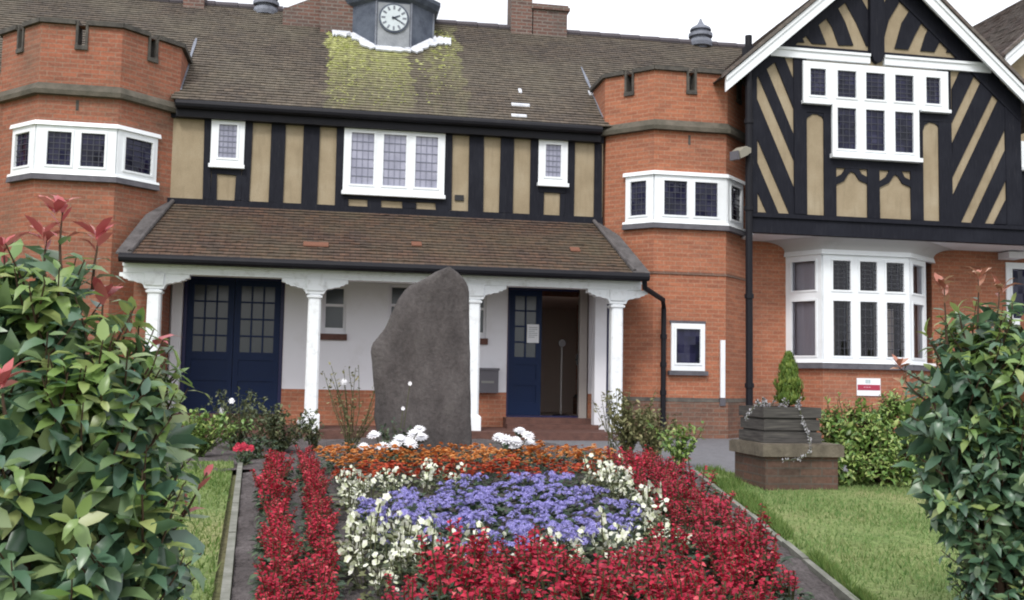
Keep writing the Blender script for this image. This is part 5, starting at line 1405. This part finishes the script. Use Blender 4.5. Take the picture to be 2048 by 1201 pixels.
# ---- bedding plants: prototypes (several of each), then copies
def petal_star(mb, c, nrm, r_, n, w, mi=0, cup=.2):
    nrm = nrm.normalized(); a = nrm.orthogonal().normalized(); b = nrm.cross(a); ph = random.uniform(0, 6.28)
    for k in range(n):
        an = ph+2*math.pi*k/n; d = a*math.cos(an)+b*math.sin(an); s = nrm.cross(d)
        mb.add([c, c+d*r_*.6-s*w+nrm*cup*r_*.4, c+d*r_+nrm*cup*r_*.5, c+d*r_*.6+s*w+nrm*cup*r_*.4], [(0,1,2,3)], mi)
def base_leaves(mb, n, r_, h, L, Wd):
    for _ in range(n):
        a = random.uniform(0, 6.28); rr = r_*math.sqrt(random.random()); p = Vector((rr*math.cos(a), rr*math.sin(a), random.uniform(.01, h)))
        leaf_geo(mb, p, Vector((math.cos(a), math.sin(a), random.uniform(-.2, .7))), UP+rv()*.4, L*random.uniform(.7, 1.2), Wd)
def proto(name, fn, variants, lm, pm, cat):
    out = []
    for k in range(variants):
        T = empty(name); T['category'] = cat; lv, fl, sm = MB(), MB(), MB(); fn(lv, fl, sm)
        if lv.f: lv.build('leaves', lm, T, uv=False)
        if fl.f: fl.build('flowers', pm, T, uv=False)
        if sm.f: sm.build('stems', M['stem'], T, uv=False)
        out.append(T)
    return out
def salvia(lv, fl, sm):
    base_leaves(lv, 60, .12, .17, .075, .042)
    for k in range(random.randint(9, 11)):
        a = random.uniform(0, 6.28); rr = .13*math.sqrt(random.random()); b = Vector((rr*math.cos(a)*.5, rr*math.sin(a)*.5, .08)); top = Vector((rr*math.cos(a)*1.2, rr*math.sin(a)*1.2, random.uniform(.24, .36)))
        sm.tube([b, top], .004, 4, cap=False); ns = random.randint(11, 15); L0 = random.uniform(.09, .14)
        for i in range(ns):
            t = i/ns; p = top-(top-b).normalized()*L0*(1-t); an = i*2.4; d = Vector((math.cos(an), math.sin(an), .25+.5*t))
            if random.random() < .12: continue
            leaf_geo(fl, p, d+rv()*.3, UP+rv()*.5, .043*(1.1-.5*t)*random.uniform(.6, 1.2), .026)
def ageratum(lv, fl, sm):
    base_leaves(lv, 40, .11, .13, .06, .04)
    for k in range(13):
        a = random.uniform(0, 6.28); rr = .12*math.sqrt(random.random()); c = Vector((rr*math.cos(a), rr*math.sin(a), .15+random.uniform(-.03, .035)))
        for i in range(16):
            v = rv(); v.z = abs(v.z); petal_star(fl, c+Vector((v.x*.028, v.y*.028, v.z*.018)), v+UP*.4, .012, 4, .004)
def whiteflower(lv, fl, sm):
    base_leaves(lv, 44, .10, .17, .06, .032)
    for k in range(7):
        a = random.uniform(0, 6.28); rr = .10*math.sqrt(random.random()); top = Vector((rr*math.cos(a)*1.15, rr*math.sin(a)*1.15, random.uniform(.17, .30)))
        sm.tube([(rr*math.cos(a)*.5, rr*math.sin(a)*.5, .05), top], .0035, 4, cap=False)
        for i in range(random.randint(2, 4)): petal_star(fl, top-UP*i*.03+Vector((random.uniform(-.025,.025), random.uniform(-.025,.025), 0)), UP*.5+rv()+Vector((0,-.5,0)), random.uniform(.016, .026), 5, .010)
def marigold(lv, fl, sm):
    base_leaves(lv, 46, .11, .17, .055, .022)
    for k in range(13):
        a = random.uniform(0, 6.28); rr = .13*math.sqrt(random.random()); c = Vector((rr*math.cos(a), rr*math.sin(a), .19+random.uniform(-.05, .03)))
        for i in range(3): petal_star(fl, c+UP*i*.006, UP+rv()*.35, .032-.007*i, 7, .010)
PS = proto('salvia_plant', salvia, 5, M['leaf_bed'], M['petal_red'], 'salvia'); PC_ = proto('salvia_plant', salvia, 4, M['leaf_bed'], M['petal_crimson'], 'salvia')
PA = proto('ageratum_plant', ageratum, 4, M['leaf_bed'], M['petal_blue'], 'ageratum'); PW = proto('white_bedding_plant', whiteflower, 5, M['leaf_rose'], M['petal_white'], 'bedding plant')
PO = proto('marigold_plant', marigold, 4, M['leaf_bed'], M['petal_orange'], 'marigold'); PRu = proto('marigold_plant', marigold, 3, M['leaf_bed'], M['petal_rust'], 'marigold')
used = set()
def plant(protos, p, label, group, sc=1.0):
    T = random.choice(protos)
    if T.name in used: T = copy_tree(T)
    used.add(T.name)
    T.location = (p.x, p.y, p.z+.03); T.rotation_euler = (0, 0, random.uniform(0, 6.28)); s = sc*random.uniform(.75, 1.2); T.scale = (s, s*random.uniform(.9, 1.1), s*random.uniform(.8, 1.15)); T.rotation_euler.x = random.gauss(0, .08); T.rotation_euler.y = random.gauss(0, .08)
    T['label'] = label; T['group'] = group; return T
def inside(pt, poly):
    x, y = pt; c = False
    for i in range(len(poly)):
        (x1, y1), (x2, y2) = poly[i-1], poly[i]
        if (y1 > y) != (y2 > y) and x < (x2-x1)*(y-y1)/(y2-y1)+x1: c = not c
    return c
def scatter(poly_px, h, dist, maxn=400):
    """spread plants over the bed area whose flower heads cover this outline in the photograph"""
    gp = [G(x, y, h) for x, y in poly_px]; poly = [(p.x, p.y) for p in gp]; xs = [p[0] for p in poly]; ys = [p[1] for p in poly]; out = []; miss = 0
    while miss < 300 and len(out) < maxn:
        x, y = random.uniform(min(xs), max(xs)), random.uniform(min(ys), max(ys))
        if inside((x, y), poly) and all((x-q.x)**2+(y-q.y)**2 > dist*dist for q in out): out.append(Vector((x, y, zg(y)+.03))); miss = 0
        else: miss += 1
    return out
GS, GA, GW_, GM = 'red salvias', 'violet ageratums', 'white bedding flowers', 'orange and rust marigolds'
def row(pts_px, h, protos, label, group, sc=1.0, step=.2, jit=.03):
    g = [G(x, y, h) for x, y in pts_px]
    for a, b in zip(g, g[1:]):
        n = max(1, int((b-a).length/step))
        for k in range(n):
            p = a.lerp(b, k/n)+Vector((random.uniform(-jit, jit), random.uniform(-jit, jit), 0)); p.z = zg(p.y)+.02; plant(protos, p, label, group, sc)
row([(556, 915), (548, 970), (552, 1040), (548, 1110), (556, 1200), (560, 1290)], .22, PS, 'red salvia in the outermost single row beside the left kerb', GS, .80, .15, .025)
row([(612, 905), (630, 960), (638, 1030), (642, 1110), (646, 1195), (650, 1290)], .22, PS, 'red salvia in the second single row from the left kerb', GS, .72, .16, .025)
for p in scatter([(1225, 905), (1300, 897), (1440, 985), (1530, 1080), (1585, 1130), (1440, 1120), (1370, 1050), (1300, 975)], .31, .18): plant(PC_+PS[:2], p, 'red salvia in the band along the right kerb', GS, .95)
for p in scatter([(725, 1260), (740, 1195), (870, 1130), (960, 1085), (1060, 1085), (1180, 1110), (1280, 1090), (1400, 1085), (1500, 1080), (1560, 1150), (1620, 1250)], .32, .175): plant(PS+PC_, p, 'red salvia in the wide front band of the bed nearest the viewer', GS, 1.0)
for p in scatter([(655, 905), (1215, 903), (1235, 925), (665, 928)], .2, .16): plant(PO, p, 'orange marigold in the back band of the bed', GM, .95)
for p in scatter([(665, 932), (1225, 928), (1235, 950), (760, 955), (690, 955)], .2, .17): plant(PRu, p, 'rust red marigold in front of the orange band', GM, .9)
for p in scatter([(668, 1040), (850, 988), (960, 968), (1090, 972), (1180, 990), (1290, 1045), (1170, 1115), (1050, 1135), (900, 1125), (760, 1085)], .16, .21): plant(PA, p, 'violet blue ageratum in the centre patch of the bed', GA, 1.05)
for p in scatter([(680, 960), (735, 960), (745, 1005), (690, 1010)], .2, .18)+scatter([(745, 962), (900, 950), (940, 962), (800, 985)], .2, 0.26): plant(PW, p, 'white flower between the rust marigolds and ageratums', GW_, .95)
for p in scatter([(700, 1065), (800, 1060), (880, 1085), (860, 1115), (760, 1150), (715, 1140)], .2, .175): plant(PW, p, 'white flower between ageratums and the left salvia rows', GW_, 1.05)
for p in scatter([(1180, 960), (1240, 945), (1270, 1000), (1300, 1030), (1240, 1000)], .2, .19)+scatter([(1290, 1040), (1340, 1050), (1370, 1095), (1320, 1100)], .2, .19): plant(PW, p, 'white flower between ageratums and the crimson right band', GW_, 1.0)
for p in scatter([(860, 1098), (1130, 1092), (1130, 1112), (870, 1118)], .2, .3)+scatter([(1130, 1090), (1230, 1070), (1320, 1090), (1240, 1105), (1150, 1108)], .2, .2): plant(PW, p, 'white flower between ageratums and front salvia band', GW_, 1.0)
for T in PS+PC_+PA+PW+PO+PRu:
    if T.name not in used:
        for c in list(T.children): bpy.data.objects.remove(c)
        bpy.data.objects.remove(T)

# white dahlias round the stone
def dahlia(px_list, Y, label):
    c0 = P(*px_list[0], Y); T = empty('dahlia_plant', (sum(P(*p, Y).x for p in px_list)/len(px_list), Y, zg(Y)), label, 'dahlia', 'white dahlias')
    lv, fl, sm = MB(), MB(), MB()
    for px, py in px_list:
        c = P(px, py, Y+random.uniform(-.12, .12)); g0 = Vector((T.location.x+random.uniform(-.1,.1), Y, zg(Y)))
        sm.tube([g0, g0.lerp(c, .6)+rv()*.02, c], .005, 5)
        for i in range(4): petal_star(fl, c+UP*i*.010, UP+Vector((0,-.55,0))+rv()*.3, .085-.015*i, 12, .013)
        for k in range(7): leaf_geo(lv, g0.lerp(c, random.uniform(.2, .9)), rv()+UP*.1, UP+rv()*.4, .11, .05)
    lv.build('leaves', M['leaf_bed'], T, uv=False); fl.build('flowers', M['petal_pure'], T, uv=False); sm.build('stems', M['stem'], T, uv=False)
dahlia([(748, 872), (728, 897), (765, 895), (790, 893), (800, 880), (815, 884), (828, 870), (838, 862), (843, 877), (822, 889)], 10.95, 'white flowered dahlia at the left foot of the standing stone')
dahlia([(998, 876), (1018, 888), (1032, 884), (1040, 864), (1056, 873), (1028, 894), (1060, 889), (1012, 880)], 10.95, 'white flowered dahlia to the right of the standing stone')

# rose bushes and loose plants between bed and porch
def loose_plant(name, px, py_base, Y, spread, h, nst, nlf, L, lm, label, cat, blooms=(), bm=None, lean=.3, group=None, brad=.045):
    x = PX(px, py_base, Y); T = empty(name, (x, Y, zg(Y)), label, cat, group); lv, fl, sm = MB(), MB(), MB(); b0 = Vector((x, Y, zg(Y)))
    for k in range(nst):
        top = b0+Vector((random.gauss(0, spread*.5), random.gauss(0, spread*.3), h*random.uniform(.55, 1.05))); mid = b0.lerp(top, .5)+rv()*spread*.12; mid.z = max(mid.z, b0.z)
        sm.tube([b0+Vector((random.uniform(-.05,.05), random.uniform(-.05,.05), 0)), mid, top], [.007, .005, .003], 5, cap=False)
        for i in range(nlf):
            t = random.random()**.7; p = (b0.lerp(mid, t*2) if t < .5 else mid.lerp(top, t*2-1)); leaf_geo(lv, p+rv()*.03, rv()+UP*lean, UP+rv()*.5, L*random.uniform(.6, 1.2), L*.5)
    for bx, by in blooms:
        c = P(bx, by, Y); sm.tube([b0.lerp(c, .5)+rv()*.03, c], .004, 5, cap=False)
        for i in range(3): petal_star(fl, c+UP*i*.01, UP*.4+Vector((0,-1,0))+rv()*.3, brad-.010*i, 6, .02)
    lv.build('leaves', lm, T, uv=False)
    if fl.f: fl.build('flowers', bm or M['petal_pure'], T, uv=False)
    sm.build('stems', M['stem'], T, uv=False); return T
loose_plant('rose_bush', 470, 890, 13.5, .6, .72, 30, 32, .06, M['leaf_rose'], 'rose bush with white blooms in front of the closed navy doors', 'rose bush', [(463, 803), (443, 822)])
loose_plant('rose_bush', 560, 890, 13.0, .6, .58, 30, 34, .065, M['leaf_rose'], 'low rose bush left of the second white column', 'rose bush', [(600, 845)])
loose_plant('rose_bush', 632, 885, 13.4, .25, .36, 9, 22, .06, M['leaf_rose'], 'small rose bush below the second white column with white buds', 'rose bush', [(630, 862), (622, 838)])
loose_plant('rose_bush', 700, 890, 13.0, .55, 1.15, 18, 22, .05, M['leaf_weed'], 'tall sparse rose bush before the white wall left of the stone', 'rose bush', [(688, 764)])
loose_plant('rose_bush', 800, 890, 12.3, .4, .75, 0, 0, .05, M['leaf_rose'], 'x', 'rose bush') if False else None
loose_plant('rose_bush', 795, 895, 11.15, .30, .52, 12, 18, .05, M['leaf_bed'], 'dark leaved rose sprays crossing the foot of the standing stone', 'rose bush', [(820, 768), (806, 818)], brad=.02)
loose_plant('leafy_plant', 395, 910, 12.2, .55, .55, 34, 30, .075, M['leaf_choisya'], 'light green leafy clump beside the left shrub', 'plant')
loose_plant('leafy_plant', 520, 905, 12.0, .45, .25, 14, 22, .06, M['leaf_bed'], 'low dark green clump behind the left salvia rows', 'plant')
loose_plant('geranium_plant', 488, 915, 11.3, .16, .13, 9, 14, .05, M['leaf_bed'], 'low plant with coral red flower cluster at the kerb end', 'geranium', [(472, 898), (482, 897), (492, 896), (502, 897), (487, 892), (476, 893)], M['petal_red'], brad=.04)
loose_plant('tall_weed', 1255, 900, 12.4, .42, .85, 34, 24, .07, M['leaf_weed'], 'dry tufted weed below the right end white column', 'weed')
loose_plant('tall_weed', 1305, 905, 12.2, .4, .62, 30, 24, .07, M['leaf_weed'], 'dry tufted weed below the short porch downpipe', 'weed')
loose_plant('tall_weed', 1360, 920, 11.4, .3, .5, 18, 22, .07, M['leaf_choisya'], 'greener weed clump at the far end of the right kerb', 'weed')
loose_plant('tall_weed', 1225, 870, 13.5, .15, .75, 8, 14, .05, M['leaf_silver'], 'thin silver grey weed against the right end column', 'weed')
